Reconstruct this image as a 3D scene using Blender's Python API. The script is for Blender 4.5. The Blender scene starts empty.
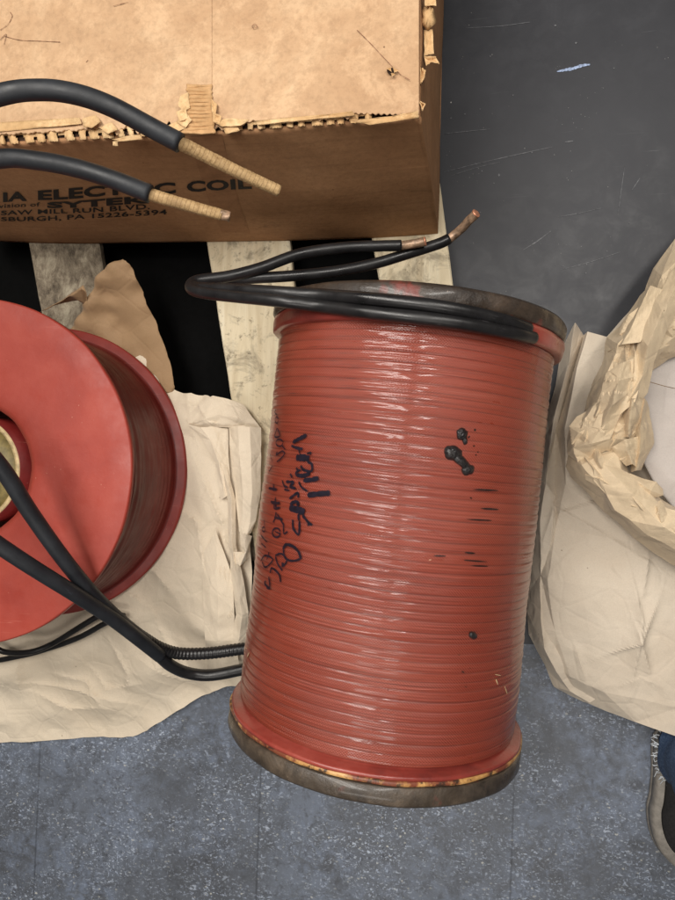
import bpy, math, random
import numpy as np
from mathutils import Vector, Matrix
from mathutils.geometry import delaunay_2d_cdt

random.seed(7)
SC = bpy.context.scene
COL = SC.collection
# ------------------------------------------------------------------ camera frame
F = 650.0; CX, CY = 337.5, 450.0; H = 1.575
NAD = (455.0, 463.0)
down = Vector((NAD[0]-CX, -(NAD[1]-CY), -F)).normalized()
upc = -down
yc = (Vector((0, 1, 0)) - upc*upc.y).normalized()
xc = yc.cross(upc)
M = Matrix((xc, yc, upc))            # camera coords -> world coords (rows)
CAM = Vector((0, 0, H))
def ray(px, py):
    return M @ Vector((px-CX, -(py-CY), -F))
def W(px, py, z):
    r = ray(px, py)
    return CAM + r*((z-H)/r.z)
def cam2w(x, y, depth):
    return CAM + M @ Vector((x, y, -depth))
def proj(p):
    c = M.transposed() @ (Vector(p)-CAM)
    return CX + F*c.x/-c.z, CY - F*c.y/-c.z

cd = bpy.data.cameras.new('camera'); cam = bpy.data.objects.new('camera', cd); COL.objects.link(cam)
mw = M.transposed().to_4x4()
mw = Matrix.Identity(4)
for i in range(3):
    for j in range(3): mw[i][j] = M[i][j]
mw.translation = CAM
cam.matrix_world = mw
cd.sensor_fit = 'VERTICAL'; cd.sensor_height = 36; cd.sensor_width = 27; cd.lens = 36*F/900
cd.clip_start = 0.02; cd.clip_end = 60
SC.camera = cam

# ------------------------------------------------------------------ object helpers
def thing(name, label, cat, loc, group=None):
    o = bpy.data.objects.new(name, None); COL.objects.link(o); o.location = loc
    o.empty_display_size = .05
    o['label'] = label; o['category'] = cat
    if group: o['group'] = group
    return o
def root_loc(o):
    while o.parent: o = o.parent
    return Vector(o.location)
def mesh(name, V, Fc, mat, parent=None, smooth=True, uv=None, base=None, label=None):
    off = root_loc(parent) if parent else (Vector(base) if base is not None else Vector((0, 0, 0)))
    V = np.array([tuple(v) for v in V], dtype=float) - np.array(off)
    me = bpy.data.meshes.new(name); me.from_pydata(V.tolist(), [], [tuple(int(k) for k in f) for f in Fc]); me.update()
    me.materials.append(mat)
    if smooth: me.polygons.foreach_set('use_smooth', [True]*len(me.polygons))
    if uv is not None:
        l = me.uv_layers.new(name='UVMap')
        li = np.empty(len(me.loops), dtype=np.int32); me.loops.foreach_get('vertex_index', li)
        l.data.foreach_set('uv', np.array(uv, dtype=float)[li].ravel())
    o = bpy.data.objects.new(name, me); COL.objects.link(o)
    if parent: o.parent = parent
    else: o.location = off
    if label: o['label'] = label
    return o
def thick(o, t, off=-1):
    m = o.modifiers.new('t', 'SOLIDIFY'); m.thickness = t; m.offset = off; return o
class MB:
    def __init__(s): s.V = []; s.F = []; s.U = []
    def add(s, V, Fc, U=None):
        n = len(s.V); s.V += [tuple(v) for v in V]; s.F += [tuple(int(k)+n for k in f) for f in Fc]
        s.U += [tuple(u) for u in (U if U is not None else [(0, 0)]*len(V))]
        return s
    def build(s, name, mat, parent=None, smooth=True, **k):
        return mesh(name, s.V, s.F, mat, parent, smooth, uv=s.U, **k)
def catmull(P, n=10):
    P = [np.array(p, float) for p in P]; out = []
    Q = [2*P[0]-P[1]] + P + [2*P[-1]-P[-2]]
    for i in range(1, len(Q)-2):
        a, b, c, d = Q[i-1], Q[i], Q[i+1], Q[i+2]
        for k in range(n):
            t = k/n
            out.append(.5*((2*b)+(-a+c)*t+(2*a-5*b+4*c-d)*t*t+(-a+3*b-3*c+d)*t**3))
    out.append(P[-1]); return np.array(out)
def tube(path, rad, nseg=20, cap=True, rfun=None):
    P = np.array([tuple(p) for p in path], float); n = len(P)
    T = np.gradient(P, axis=0); T /= np.linalg.norm(T, axis=1)[:, None]
    nrm = np.cross(T[0], [0.3, .2, 1.]); nrm /= np.linalg.norm(nrm)
    V = []; U = []; s = 0
    for i in range(n):
        nrm = nrm - T[i]*np.dot(nrm, T[i]); nrm /= np.linalg.norm(nrm)
        b = np.cross(T[i], nrm)
        if i: s += np.linalg.norm(P[i]-P[i-1])
        r = rad[i] if hasattr(rad, '__len__') else rad
        for k in range(nseg):
            a = 2*math.pi*k/nseg
            rr = r*(1 if rfun is None else rfun(s, a))
            V.append(P[i]+rr*(math.cos(a)*nrm+math.sin(a)*b)); U.append((a*r, s))
    Fc = [(i*nseg+k, i*nseg+(k+1) % nseg, (i+1)*nseg+(k+1) % nseg, (i+1)*nseg+k) for i in range(n-1) for k in range(nseg)]
    if cap:
        V.append(P[0]); U.append((0, 0)); c0 = len(V)-1; V.append(P[-1]); U.append((0, s)); c1 = len(V)-1
        Fc += [(c0, (k+1) % nseg, k) for k in range(nseg)] + [(c1, (n-1)*nseg+k, (n-1)*nseg+(k+1) % nseg) for k in range(nseg)]
    return V, Fc, U
def resample(P, ds):
    P = np.array(P); d = np.r_[0, np.cumsum(np.linalg.norm(np.diff(P, axis=0), axis=1))]
    t = np.linspace(0, d[-1], max(2, int(d[-1]/ds)+1))
    return np.stack([np.interp(t, d, P[:, k]) for k in range(3)], 1)

# piecewise linear noise over a random triangulation: looks like folded paper
def facets(U, V, n, rng, amp, stretch=(1, 1)):
    u0, u1, v0, v1 = U.min(), U.max(), V.min(), V.max()
    du = (u1-u0)*.1+1e-6; dv = (v1-v0)*.1+1e-6
    pts = [Vector((rng.uniform(u0-du, u1+du), rng.uniform(v0-dv, v1+dv))) for _ in range(n)]
    pts += [Vector((a, b)) for a in (u0-du*2, u1+du*2) for b in (v0-dv*2, v1+dv*2)]
    sp = [Vector((p.x*stretch[0], p.y*stretch[1])) for p in pts]
    vs, es, fs, *_ = delaunay_2d_cdt(sp, [], [], 0, 1e-7)
    h = np.array([rng.uniform(-1, 1)*amp for _ in vs])
    out = np.zeros_like(U); Us = U*stretch[0]; Vs = V*stretch[1]
    for f in fs:
        a, b, c = [vs[k] for k in f[:3]]
        det = (b.x-a.x)*(c.y-a.y)-(c.x-a.x)*(b.y-a.y)
        if abs(det) < 1e-14: continue
        l1 = ((Us-a.x)*(c.y-a.y)-(c.x-a.x)*(Vs-a.y))/det
        l2 = ((b.x-a.x)*(Vs-a.y)-(Us-a.x)*(b.y-a.y))/det
        m = (l1 >= -1e-6) & (l2 >= -1e-6) & (l1+l2 <= 1+1e-6)
        out[m] = (h[f[0]]*(1-l1-l2)+h[f[1]]*l1+h[f[2]]*l2)[m]
    return out
# net of (px,py,z) control points -> dense sheet with creases along the net
def net(rows, sub=10, rng=None, crum=.003, n=60, curve=0.0, fine=.0010):
    R = len(rows); C = len(rows[0])
    G = np.array([[tuple(W(*p)) for p in r] for r in rows])
    U = []; out = []
    nu = (R-1)*sub+1; nv = (C-1)*sub+1
    for i in range(nu):
        a = min(i//sub, R-2); s = i/sub-a
        for j in range(nv):
            b = min(j//sub, C-2); t = j/sub-b
            # triangular interpolation, alternate diagonals, gives flat facets
            if (a+b) % 2: 
                if s+t <= 1: p = G[a, b]+s*(G[a+1, b]-G[a, b])+t*(G[a, b+1]-G[a, b])
                else: p = G[a+1, b+1]+(1-s)*(G[a, b+1]-G[a+1, b+1])+(1-t)*(G[a+1, b]-G[a+1, b+1])
            else:
                if s >= t: p = G[a, b]+s*(G[a+1, b]-G[a, b])+t*(G[a+1, b+1]-G[a+1, b])
                else: p = G[a, b]+t*(G[a, b+1]-G[a, b])+s*(G[a+1, b+1]-G[a, b+1])
            out.append(p)
    P = np.array(out)
    # soften creases slightly
    Q = P.reshape(nu, nv, 3)
    for _ in range(0):
        S = Q.copy(); S[1:-1, :] = .25*(Q[:-2, :]+Q[2:, :])+.5*Q[1:-1, :]
        T = S.copy(); T[:, 1:-1] = .25*(S[:, :-2]+S[:, 2:])+.5*S[:, 1:-1]
        Q = T
    P = Q.reshape(-1, 3)
    dz = facets(P[:, 0], P[:, 1], n, rng, crum)+facets(P[:, 0], P[:, 1], n*4, rng, fine)
    P[:, 2] += dz
    dx = facets(P[:, 0], P[:, 1], n, rng, crum*.5); P[:, 0] += dx
    dy = facets(P[:, 0], P[:, 1], n, rng, crum*.5); P[:, 1] += dy
    Fc = [(i*nv+j, i*nv+j+1, (i+1)*nv+j+1, (i+1)*nv+j) for i in range(nu-1) for j in range(nv-1)]
    return P, Fc
# sheet filling an outline, heights from control points
def sheet(outline, ctrl, spacing, rng, layers, zmin=None, weight=None):
    O = catmull([tuple(W(*p)) for p in outline]+[tuple(W(*outline[0]))], 6)[:-1]
    O = np.array(O)
    O[:, 0] += np.array([rng.uniform(-1, 1) for _ in O])*.0012; O[:, 1] += np.array([rng.uniform(-1, 1) for _ in O])*.0012
    x0, y0 = O[:, :2].min(0); x1, y1 = O[:, :2].max(0)
    pts = [Vector((a, b)) for a, b in O[:, :2]]; n = len(pts)
    nx = int((x1-x0)/spacing); ny = int((y1-y0)/spacing)
    for i in range(nx):
        for j in range(ny):
            pts.append(Vector((x0+(i+.5+rng.uniform(-.2, .2))*spacing, y0+(j+.5+rng.uniform(-.2, .2))*spacing)))
    vs, es, fs, *_ = delaunay_2d_cdt(pts, [], [list(range(n))], 1, 1e-6)
    X = np.array([v.x for v in vs]); Y = np.array([v.y for v in vs])
    cp = np.array([tuple(W(*p)) for p in list(ctrl)+list(outline)])
    d2 = (X[:, None]-cp[None, :, 0])**2+(Y[:, None]-cp[None, :, 1])**2+1e-5
    w = 1/d2**1.5; Z = (w*cp[None, :, 2]).sum(1)/w.sum(1)
    wt = 1.0 if weight is None else weight(X, Y)
    for (k, amp, st) in layers: Z = Z+wt*facets(X, Y, k, rng, amp, st)
    if zmin is not None: Z = np.maximum(Z, zmin(X, Y) if callable(zmin) else zmin)
    return np.stack([X, Y, Z], 1), [tuple(f) for f in fs]

# ------------------------------------------------------------------ materials
def s2l(c):
    return tuple(((v/255)/12.92 if v/255 <= .04045 else (((v/255)+.055)/1.055)**2.4) for v in c)+(1,)
class N:
    def __init__(s, name, rough=.6, **kw):
        s.m = bpy.data.materials.new(name); s.m.use_nodes = True; s.t = s.m.node_tree; s.n = s.t.nodes
        s.b = s.n['Principled BSDF']; s.b.inputs['Roughness'].default_value = rough
        for k, v in kw.items(): s.b.inputs[k.replace('_', ' ')].default_value = v
        s.tc = s.n.new('ShaderNodeTexCoord')
    def L(s, a, b): s.t.links.new(a, b)
    def coord(s, kind='Object', scale=(1, 1, 1), rot=(0, 0, 0), loc=(0, 0, 0)):
        m = s.n.new('ShaderNodeMapping'); s.L(s.tc.outputs[kind], m.inputs[0])
        m.inputs['Scale'].default_value = scale; m.inputs['Rotation'].default_value = rot; m.inputs['Location'].default_value = loc
        return m.outputs[0]
    def noise(s, vec, scale, detail=4, rough=.55, dist=0):
        k = s.n.new('ShaderNodeTexNoise'); s.L(vec, k.inputs['Vector'])
        k.inputs['Scale'].default_value = scale; k.inputs['Detail'].default_value = detail
        k.inputs['Roughness'].default_value = rough; k.inputs['Distortion'].default_value = dist
        return k.outputs['Fac']
    def voro(s, vec, scale, feature='F1', rnd=1, out='Distance'):
        k = s.n.new('ShaderNodeTexVoronoi'); k.feature = feature; s.L(vec, k.inputs['Vector'])
        k.inputs['Scale'].default_value = scale; k.inputs['Randomness'].default_value = rnd
        return k.outputs[out]
    def ramp(s, fac, stops, interp='LINEAR'):
        k = s.n.new('ShaderNodeValToRGB'); k.color_ramp.interpolation = interp; s.L(fac, k.inputs[0])
        e = k.color_ramp.elements
        while len(e) < len(stops): e.new(.5)
        for q, (p, c) in zip(e, stops):
            q.position = p; q.color = c if hasattr(c, '__len__') else (c, c, c, 1)
        return k.outputs[0]
    def mix(s, fac, a, b, mode='MIX'):
        k = s.n.new('ShaderNodeMix'); k.data_type = 'RGBA'; k.blend_type = mode
        for v, i in ((fac, 0), (a, 6), (b, 7)):
            if hasattr(v, 'is_linked') or hasattr(v, 'links'): s.L(v, k.inputs[i])
            else: k.inputs[i].default_value = v
        return k.outputs[2]
    def math(s, op, a, b=0.0, c=None):
        k = s.n.new('ShaderNodeMath'); k.operation = op
        for i, v in enumerate((a, b) if c is None else (a, b, c)):
            if hasattr(v, 'links'): s.L(v, k.inputs[i])
            else: k.inputs[i].default_value = v
        return k.outputs[0]
    def sep(s, vec):
        k = s.n.new('ShaderNodeSeparateXYZ'); s.L(vec, k.inputs[0]); return k.outputs
    def bump(s, h, strength=.3, dist=.001, prev=None):
        k = s.n.new('ShaderNodeBump'); k.inputs['Strength'].default_value = strength; k.inputs['Distance'].default_value = dist
        s.L(h, k.inputs['Height'])
        if prev is not None: s.L(prev, k.inputs['Normal'])
        s.L(k.outputs[0], s.b.inputs['Normal']); return k.outputs[0]
    def col(s, c):
        if hasattr(c, 'links'): s.L(c, s.b.inputs['Base Color'])
        else: s.b.inputs['Base Color'].default_value = c
        return s
    def rgh(s, c): s.L(c, s.b.inputs['Roughness']); return s

# red varnished cloth tape (UV: x around, y along, in metres)
def mat_tape():
    k = N('red_varnished_tape', .4, Coat_Weight=.4, Coat_Roughness=.09)
    uv = k.coord('UV')
    streak = k.noise(k.coord('UV', (2.2, 210, 1)), 1.0, 5, .65)
    streak2 = k.noise(k.coord('UV', (6, 420, 1), loc=(3, 7, 0)), 1.0, 4, .6)
    patch = k.noise(k.coord('UV', (3, 5, 1)), 1.0, 5, .6)
    c = k.ramp(patch, [(.3, s2l((130, 54, 38))), (.52, s2l((140, 61, 44))), (.72, s2l((148, 72, 55)))])
    c = k.mix(k.ramp(streak, [(.53, 0), (.66, .6)]), c, s2l((88, 36, 28)))
    c = k.mix(k.ramp(streak2, [(.60, 0), (.71, .4)]), c, s2l((164, 104, 88)))
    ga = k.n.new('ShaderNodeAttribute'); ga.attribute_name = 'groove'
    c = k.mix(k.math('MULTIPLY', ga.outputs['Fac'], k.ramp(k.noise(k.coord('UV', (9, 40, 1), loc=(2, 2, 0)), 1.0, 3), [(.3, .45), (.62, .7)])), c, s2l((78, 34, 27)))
    grime = k.math('MULTIPLY', k.ramp(k.noise(k.coord('UV', (7, 160, 1), loc=(11, 2, 0)), 1.0, 4, .7), [(.60, 0), (.68, 1)]),
                   k.ramp(k.noise(k.coord('UV', (4.5, 3.5, 1), loc=(1.7, 5, 0)), 1.0, 2, .5), [(.52, 0), (.62, 1)]))
    c = k.mix(k.math('MULTIPLY', grime, .7), c, s2l((46, 40, 40)))
    sp = k.ramp(k.voro(k.coord('UV', (90, 90, 1)), 1.0), [(.0, 1), (.07, 0)], 'LINEAR')
    spm = k.ramp(k.noise(uv, 14, 3), [(.55, 0), (.66, .8)])
    c = k.mix(k.math('MULTIPLY', sp, spm), c, s2l((225, 190, 170)))
    k.col(c)
    k.rgh(k.ramp(k.noise(k.coord('UV', (10, 60, 1)), 1.0, 5, .6), [(.3, .27), (.7, .31)]))
    x, y, z = k.sep(k.coord('UV', (1, 1, 1)))
    wx = k.math('SINE', k.math('MULTIPLY', x, 2*math.pi/.0046)); wy = k.math('SINE', k.math('MULTIPLY', y, 2*math.pi/.0040))
    weave = k.math('MULTIPLY', wx, wy)
    b = k.bump(weave, .6, .0008)
    b = k.bump(k.noise(k.coord('UV', (230, 330, 1)), 1.0, 2, .5), .5, .0008, b)
    k.bump(streak, .4, .0012, b)
    return k.m
def mat_red(name, base, dark, light, rough, bump=.25, coat=.2):
    k = N(name, rough, Coat_Weight=coat, Coat_Roughness=.25)
    o = k.coord()
    p = k.noise(o, 7, 6, .6, .4)
    c = k.ramp(p, [(.3, s2l(dark)), (.5, s2l(base)), (.72, s2l(light))])
    chips = k.math('MULTIPLY', k.ramp(k.voro(o, 70), [(.0, 1), (.08, 0)]), k.ramp(k.noise(o, 9, 3), [(.5, 0), (.62, .8)]))
    c = k.mix(chips, c, s2l((226, 176, 150)))
    scr = k.noise(k.coord(scale=(9, 300, 9), rot=(0, 0, .8)), 1.0, 3, .6)
    c = k.mix(k.math('MULTIPLY', k.ramp(scr, [(.68, 0), (.76, .5)]), k.ramp(k.noise(o, 4), [(.5, 0), (.6, 1)])), c, s2l((224, 150, 130)))
    k.col(c); k.rgh(k.ramp(k.noise(o, 24, 5, .6), [(.3, rough-.08), (.7, rough+.14)]))
    b = k.bump(k.noise(o, 40, 6, .6), bump, .002); k.bump(k.noise(o, 6, 3), .3, .006, b)
    return k.m
def mat_dark_varnish(name, a, b_, red=0.0):
    k = N(name, .3, Coat_Weight=.25, Coat_Roughness=.15)
    o = k.coord()
    c = k.ramp(k.noise(o, 22, 7, .68, .5), [(.3, s2l(a)), (.55, s2l(b_)), (.75, s2l(tuple(min(255, v*1.45) for v in b_)))])
    if red: c = k.mix(k.ramp(k.noise(o, 13, 4, .6, .3), [(.60, 0), (.66, red)]), c, s2l((150, 52, 42)))
    ch = k.math('MULTIPLY', k.ramp(k.voro(o, 110), [(.0, 1), (.12, 0)]), k.ramp(k.noise(o, 17, 3), [(.54, 0), (.6, .7)]))
    c = k.mix(ch, c, s2l((190, 170, 150)))
    k.col(c); k.rgh(k.ramp(k.noise(o, 35, 5), [(.35, .26), (.7, .65)]))
    b = k.bump(k.noise(o, 60, 7, .7), .6, .003); k.bump(k.voro(o, 45, 'SMOOTH_F1'), .35, .003, b)
    return k.m
def mat_paper(name, a, b_, spots=True, crumple=.45):
    k = N(name, .72, Sheen_Weight=.1)
    k.b.inputs['Specular IOR Level'].default_value = .35
    o = k.coord()
    c = k.ramp(k.noise(o, 5, 6, .6), [(.3, s2l(a)), (.7, s2l(b_))])
    fib = k.noise(o, 420, 4, .7)
    c = k.mix(k.ramp(fib, [(.35, .0), (.75, .35)]), c, s2l(tuple(v*.86 for v in a)))
    if spots:
        sp = k.math('MULTIPLY', k.ramp(k.voro(o, 38), [(.0, 1), (.045, 1), (.06, 0)]), k.ramp(k.noise(o, 21, 2), [(.60, 0), (.63, .8)]))
        c = k.mix(sp, c, s2l((110, 85, 60)))
    k.col(c)
    cr = k.voro(k.coord(scale=(1, 1, 1), rot=(.3, .2, .5)), 13, 'DISTANCE_TO_EDGE')
    crm = k.ramp(cr, [(.0, 0), (.06, 1)])
    b = k.bump(crm, .35, .0016)
    ds = k.n.new('ShaderNodeMix'); ds.data_type = 'RGBA'; ds.blend_type = 'ADD'; ds.inputs[0].default_value = .05
    k.L(o, ds.inputs[6]); nn = k.n.new('ShaderNodeTexNoise'); k.L(o, nn.inputs['Vector']); nn.inputs['Scale'].default_value = 14; k.L(nn.outputs['Color'], ds.inputs[7])
    for vs_, di in ((15, .010), (34, .004)):
        vv = k.n.new('ShaderNodeTexVoronoi'); k.L(ds.outputs[2], vv.inputs['Vector']); vv.inputs['Scale'].default_value = vs_
        ms = k.ramp(k.noise(k.coord(loc=(vs_, 1, 2)), 6, 3), [(.40, 0), (.58, 1)])
        b = k.bump(k.math('MULTIPLY', vv.outputs['Distance'], ms), crumple, di, b)
    b = k.bump(k.noise(o, 28, 6, .62, .8), .25, .004, b)
    k.bump(k.noise(o, 500, 3, .6), .18, .0006, b)
    return k.m
def mat_card(name, a, b_, c_, marks=True, wear=.5):
    k = N(name, .8); k.b.inputs['Specular IOR Level'].default_value = .25
    o = k.coord()
    n1 = k.noise(o, 5.5, 8, .66, .6)
    c = k.ramp(n1, [(.33, s2l(a)), (.5, s2l(b_)), (.66, s2l(c_))])
    n2 = k.noise(o, 16, 9, .76, .25)
    c = k.mix(k.ramp(n2, [(.50, 0), (.60, wear)]), c, s2l(tuple(min(255, v*1.09) for v in c_)))
    n3 = k.noise(k.coord(loc=(4, 2, 1)), 90, 6, .7)
    c = k.mix(k.ramp(n3, [(.45, 0), (.72, .45)]), c, s2l(tuple(v*.8 for v in a)))
    if marks:
        scr = k.noise(k.coord(scale=(4, 160, 10), rot=(0, 0, .15)), 1.0, 4, .6)
        c = k.mix(k.math('MULTIPLY', k.ramp(scr, [(.66, 0), (.74, .5)]), k.ramp(k.noise(o, 3), [(.45, 0), (.6, 1)])), c, s2l(tuple(v*.62 for v in a)))
        dots = k.math('MULTIPLY', k.ramp(k.voro(o, 30), [(.0, 1), (.04, 1), (.06, 0)]), k.ramp(k.noise(o, 9, 2), [(.58, 0), (.62, .7)]))
        c = k.mix(dots, c, s2l((80, 55, 35)))
    if wear <= .2:
        rb = k.noise(k.coord(scale=(5, 5, 120)), 1.0, 4, .6)
        c = k.mix(k.ramp(rb, [(.5, 0), (.72, .22)]), c, s2l(tuple(v*.72 for v in a)))
        rc_ = k.noise(k.coord(scale=(2, 2, 60), loc=(4, 4, 4)), 1.0, 5, .7)
        c = k.mix(k.ramp(rc_, [(.62, 0), (.70, .2)]), c, s2l(tuple(min(255, v*1.3) for v in c_)))
    k.col(c)
    b = k.bump(k.noise(o, 60, 7, .7), .35, .002)
    k.bump(k.noise(o, 9, 5, .6), .35, .006, b)
    return k.m
def mat_wood():
    k = N('old_pale_wood', .75); k.b.inputs['Specular IOR Level'].default_value = .3
    o = k.coord(scale=(26, 2.6, 26))
    g = k.noise(o, 1.0, 7, .65, .6)
    c = k.ramp(g, [(.3, s2l((192, 174, 142))), (.5, s2l((216, 202, 172))), (.7, s2l((230, 220, 194)))])
    d = k.noise(k.coord(), 11, 7, .72, .8)
    c = k.mix(k.ramp(d, [(.53, 0), (.66, .75)]), c, s2l((128, 118, 100)))
    d2 = k.noise(k.coord(loc=(3, 3, 3)), 40, 6, .75)
    c = k.mix(k.ramp(d2, [(.58, 0), (.68, .7)]), c, s2l((86, 72, 56)))
    k.col(c)
    b = k.bump(g, .5, .003); k.bump(d2, .3, .002, b)
    return k.m
def mat_wood_grey():
    k = N('weathered_grey_wood', .8)
    d = k.noise(k.coord(scale=(9, 5, 9)), 3.2, 9, .8, .35)
    c = k.ramp(d, [(.36, s2l((70, 60, 48))), (.5, s2l((128, 116, 98))), (.66, s2l((178, 168, 146)))])
    k.col(c); k.bump(d, .6, .004); return k.m
def mat_rubber(name, c0, c1, rough=.42, ribs=None):
    k = N(name, rough); o = k.coord('UV')
    c = k.ramp(k.noise(k.coord(), 18, 5, .65), [(.35, s2l(c0)), (.7, s2l(c1))])
    fl = k.math('MULTIPLY', k.ramp(k.noise(k.coord('UV', (160, 30, 1)), 1.0, 4, .6), [(.62, 0), (.72, .5)]), k.ramp(k.noise(k.coord(), 14, 3), [(.5, 0), (.62, 1)]))
    c = k.mix(fl, c, s2l(tuple(min(255, v*2.3) for v in c1)))
    k.col(c); k.rgh(k.ramp(k.noise(k.coord(), 30, 4), [(.3, rough-.1), (.7, rough+.15)]))
    b = k.bump(k.noise(k.coord(), 90, 5, .6), .25, .001)
    if ribs: 
        x, y, z = k.sep(o); k.bump(k.math('SINE', k.math('MULTIPLY', y, 2*math.pi/ribs)), .8, .0015, b)
    return k.m
def mat_simple(name, c, rough=.5, var=.25, metal=0, scale=60, bump=.3):
    k = N(name, rough, Metallic=metal); o = k.coord()
    d = tuple(v*(1-var) for v in c); l = tuple(min(255, v*(1+var)) for v in c)
    k.col(k.ramp(k.noise(o, scale, 6, .65), [(.3, s2l(d)), (.7, s2l(l))])); k.bump(k.noise(o, scale*2, 4), bump, .001)
    return k.m

def mat_tile():
    k = N('blue_grey_vinyl_tile', .38)
    g = k.tc.outputs['Object']
    ang = math.radians(2)
    o = k.coord(rot=(0, 0, ang))
    x, y, z = k.sep(o)
    base = k.noise(o, 3.2, 7, .65, .5)
    c = k.ramp(base, [(.36, s2l((86, 89, 95))), (.5, s2l((96, 101, 110))), (.66, s2l((110, 118, 132)))])
    m2 = k.noise(k.coord(loc=(2, 1, 0)), 26, 8, .75, .8)
    c = k.mix(k.math('MULTIPLY', k.ramp(m2, [(.42, 0), (.62, .8)]), k.ramp(k.noise(k.coord(loc=(1, 6, 0)), 5, 5, .65), [(.42, .15), (.6, 1)])), c, s2l((122, 133, 153)))
    m3 = k.noise(k.coord(loc=(7, 4, 0)), 34, 8, .75, .6)
    c = k.mix(k.ramp(m3, [(.50, 0), (.64, .8)]), c, s2l((78, 81, 88)))
    # flecks: two stretched voronoi layers
    worn = k.ramp(k.noise(k.coord(loc=(5, 9, 0)), 4.5, 6, .7), [(.42, .10), (.60, 1)])
    for (sc, rot, loc, th, colr, f) in (((60, 150, 1), .3, (0, 0, 0), .17, (190, 200, 212), .8), ((140, 52, 1), -.4, (3, 1, 0), .15, (172, 184, 204), .75),
                                        ((48, 70, 1), .9, (8, 5, 0), .12, (206, 206, 198), .8), ((70, 60, 1), .2, (1, 5, 0), .2, (58, 62, 72), .6)):
        v = k.voro(k.coord(scale=sc, rot=(0, 0, rot), loc=loc), 1.0, 'F1', 1)
        jag = k.noise(k.coord(loc=loc), 150, 3, .6)
        fk = k.ramp(k.math('ADD', v, k.math('MULTIPLY', k.math('SUBTRACT', jag, .5), .5)), [(th, 1), (th+.05, 0)])
        sel = k.ramp(k.noise(k.coord(loc=loc), 60, 2), [(.45, 0), (.52, 1)])
        fk = k.math('MULTIPLY', k.math('MULTIPLY', fk, sel), k.math('MULTIPLY', worn, f))
        c = k.mix(fk, c, s2l(colr))
    for q, (sc2, th2, colr) in enumerate(((95, .60, (158, 169, 188)), (60, .63, (178, 188, 204)), (150, .62, (150, 156, 168)))):
        cn = k.noise(k.coord(loc=(q*4+1, 3, 0), scale=(1, 1.5, 1), rot=(0, 0, q*.7)), sc2, 5, .62, .4)
        c = k.mix(k.math('MULTIPLY', k.ramp(cn, [(th2-.02, 0), (th2+.02, 1)]), worn), c, s2l(colr))
    # joints
    def joint(v, off):
        a = k.math('ABSOLUTE', k.math('SUBTRACT', k.math('FRACT', k.math('ADD', k.math('DIVIDE', v, .6096), off)), .5))
        a = k.math('ADD', a, k.math('MULTIPLY', k.noise(k.coord(), 30, 3), .004))
        return k.ramp(a, [(.0012, 1), (.0075, 0)])
    o1 = W(513, 815, 0); o2 = W(300, 655, 0)
    jx = joint(x, .5-((o1.x*math.cos(ang)-o1.y*math.sin(ang))/.6096) % 1.0); jy = joint(y, .5-(o2.y/.6096) % 1.0)
    c = k.mix(k.math('MAXIMUM', k.math('MULTIPLY', jx, .7), k.math('MULTIPLY', jy, .25)), c, s2l((48, 50, 56)))
    grime = k.noise(k.coord(loc=(3, 8, 2)), 6.5, 7, .7, .9)
    c = k.mix(k.ramp(grime, [(.50, 0), (.68, .5)]), c, s2l((66, 67, 70)))
    scr = k.noise(k.coord(scale=(5, 190, 1), rot=(0, 0, -.6)), 1.0, 3, .5)
    c = k.mix(k.math('MULTIPLY', k.ramp(scr, [(.70, 0), (.76, .5)]), k.ramp(k.noise(k.coord(), 3.1), [(.5, 0), (.56, 1)])), c, s2l((52, 53, 57)))
    k.col(c); k.rgh(k.ramp(base, [(.3, .34), (.7, .56)]))
    b = k.bump(m2, .15, .001); k.bump(k.noise(o, 200, 4), .12, .0006, b)
    return k.m
def mat_darkfloor():
    k = N('dark_scuffed_floor', .5)
    o = k.coord()
    c = k.ramp(k.noise(o, 4, 6, .6), [(.3, s2l((48, 49, 54))), (.7, s2l((56, 57, 62)))])
    m = k.noise(k.coord(loc=(3, 3, 0)), 14, 7, .7, .5)
    c = k.mix(k.ramp(m, [(.5, 0), (.75, .3)]), c, s2l((76, 77, 82)))
    for i, (sc, rot, th, f) in enumerate((((3, 130, 1), -.22, .70, .5), ((5, 200, 1), -.28, .72, .6), ((6, 170, 1), 1.35, .735, .35), ((14, 240, 1), -.95, .755, .5))):
        s = k.noise(k.coord(scale=sc, rot=(0, 0, rot), loc=(i*3.1, i, 0)), 1.0, 3, .5)
        msk = k.ramp(k.noise(k.coord(loc=(i*5, 2, 0)), 5.5, 3), [(.5, 0), (.62, 1)])
        c = k.mix(k.math('MULTIPLY', k.math('MULTIPLY', k.ramp(s, [(th, 0), (th+.05, 1)]), msk), f*.55), c, s2l((158, 158, 160)))
    for sc, th, loc in ((26, .05, (0, 0, 0)), (55, .055, (4, 4, 0)), (110, .07, (1, 7, 0))):
        v = k.voro(k.coord(loc=loc), sc)
        sel = k.ramp(k.noise(k.coord(loc=loc), 9, 3), [(.57, 0), (.6, .9)])
        c = k.mix(k.math('MULTIPLY', k.ramp(v, [(th*.6, 1), (th, 0)]), sel), c, s2l((190, 188, 182)))
    k.col(c); k.rgh(k.ramp(m, [(.3, .42), (.7, .62)])); k.bump(m, .1, .001)
    return k.m

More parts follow.
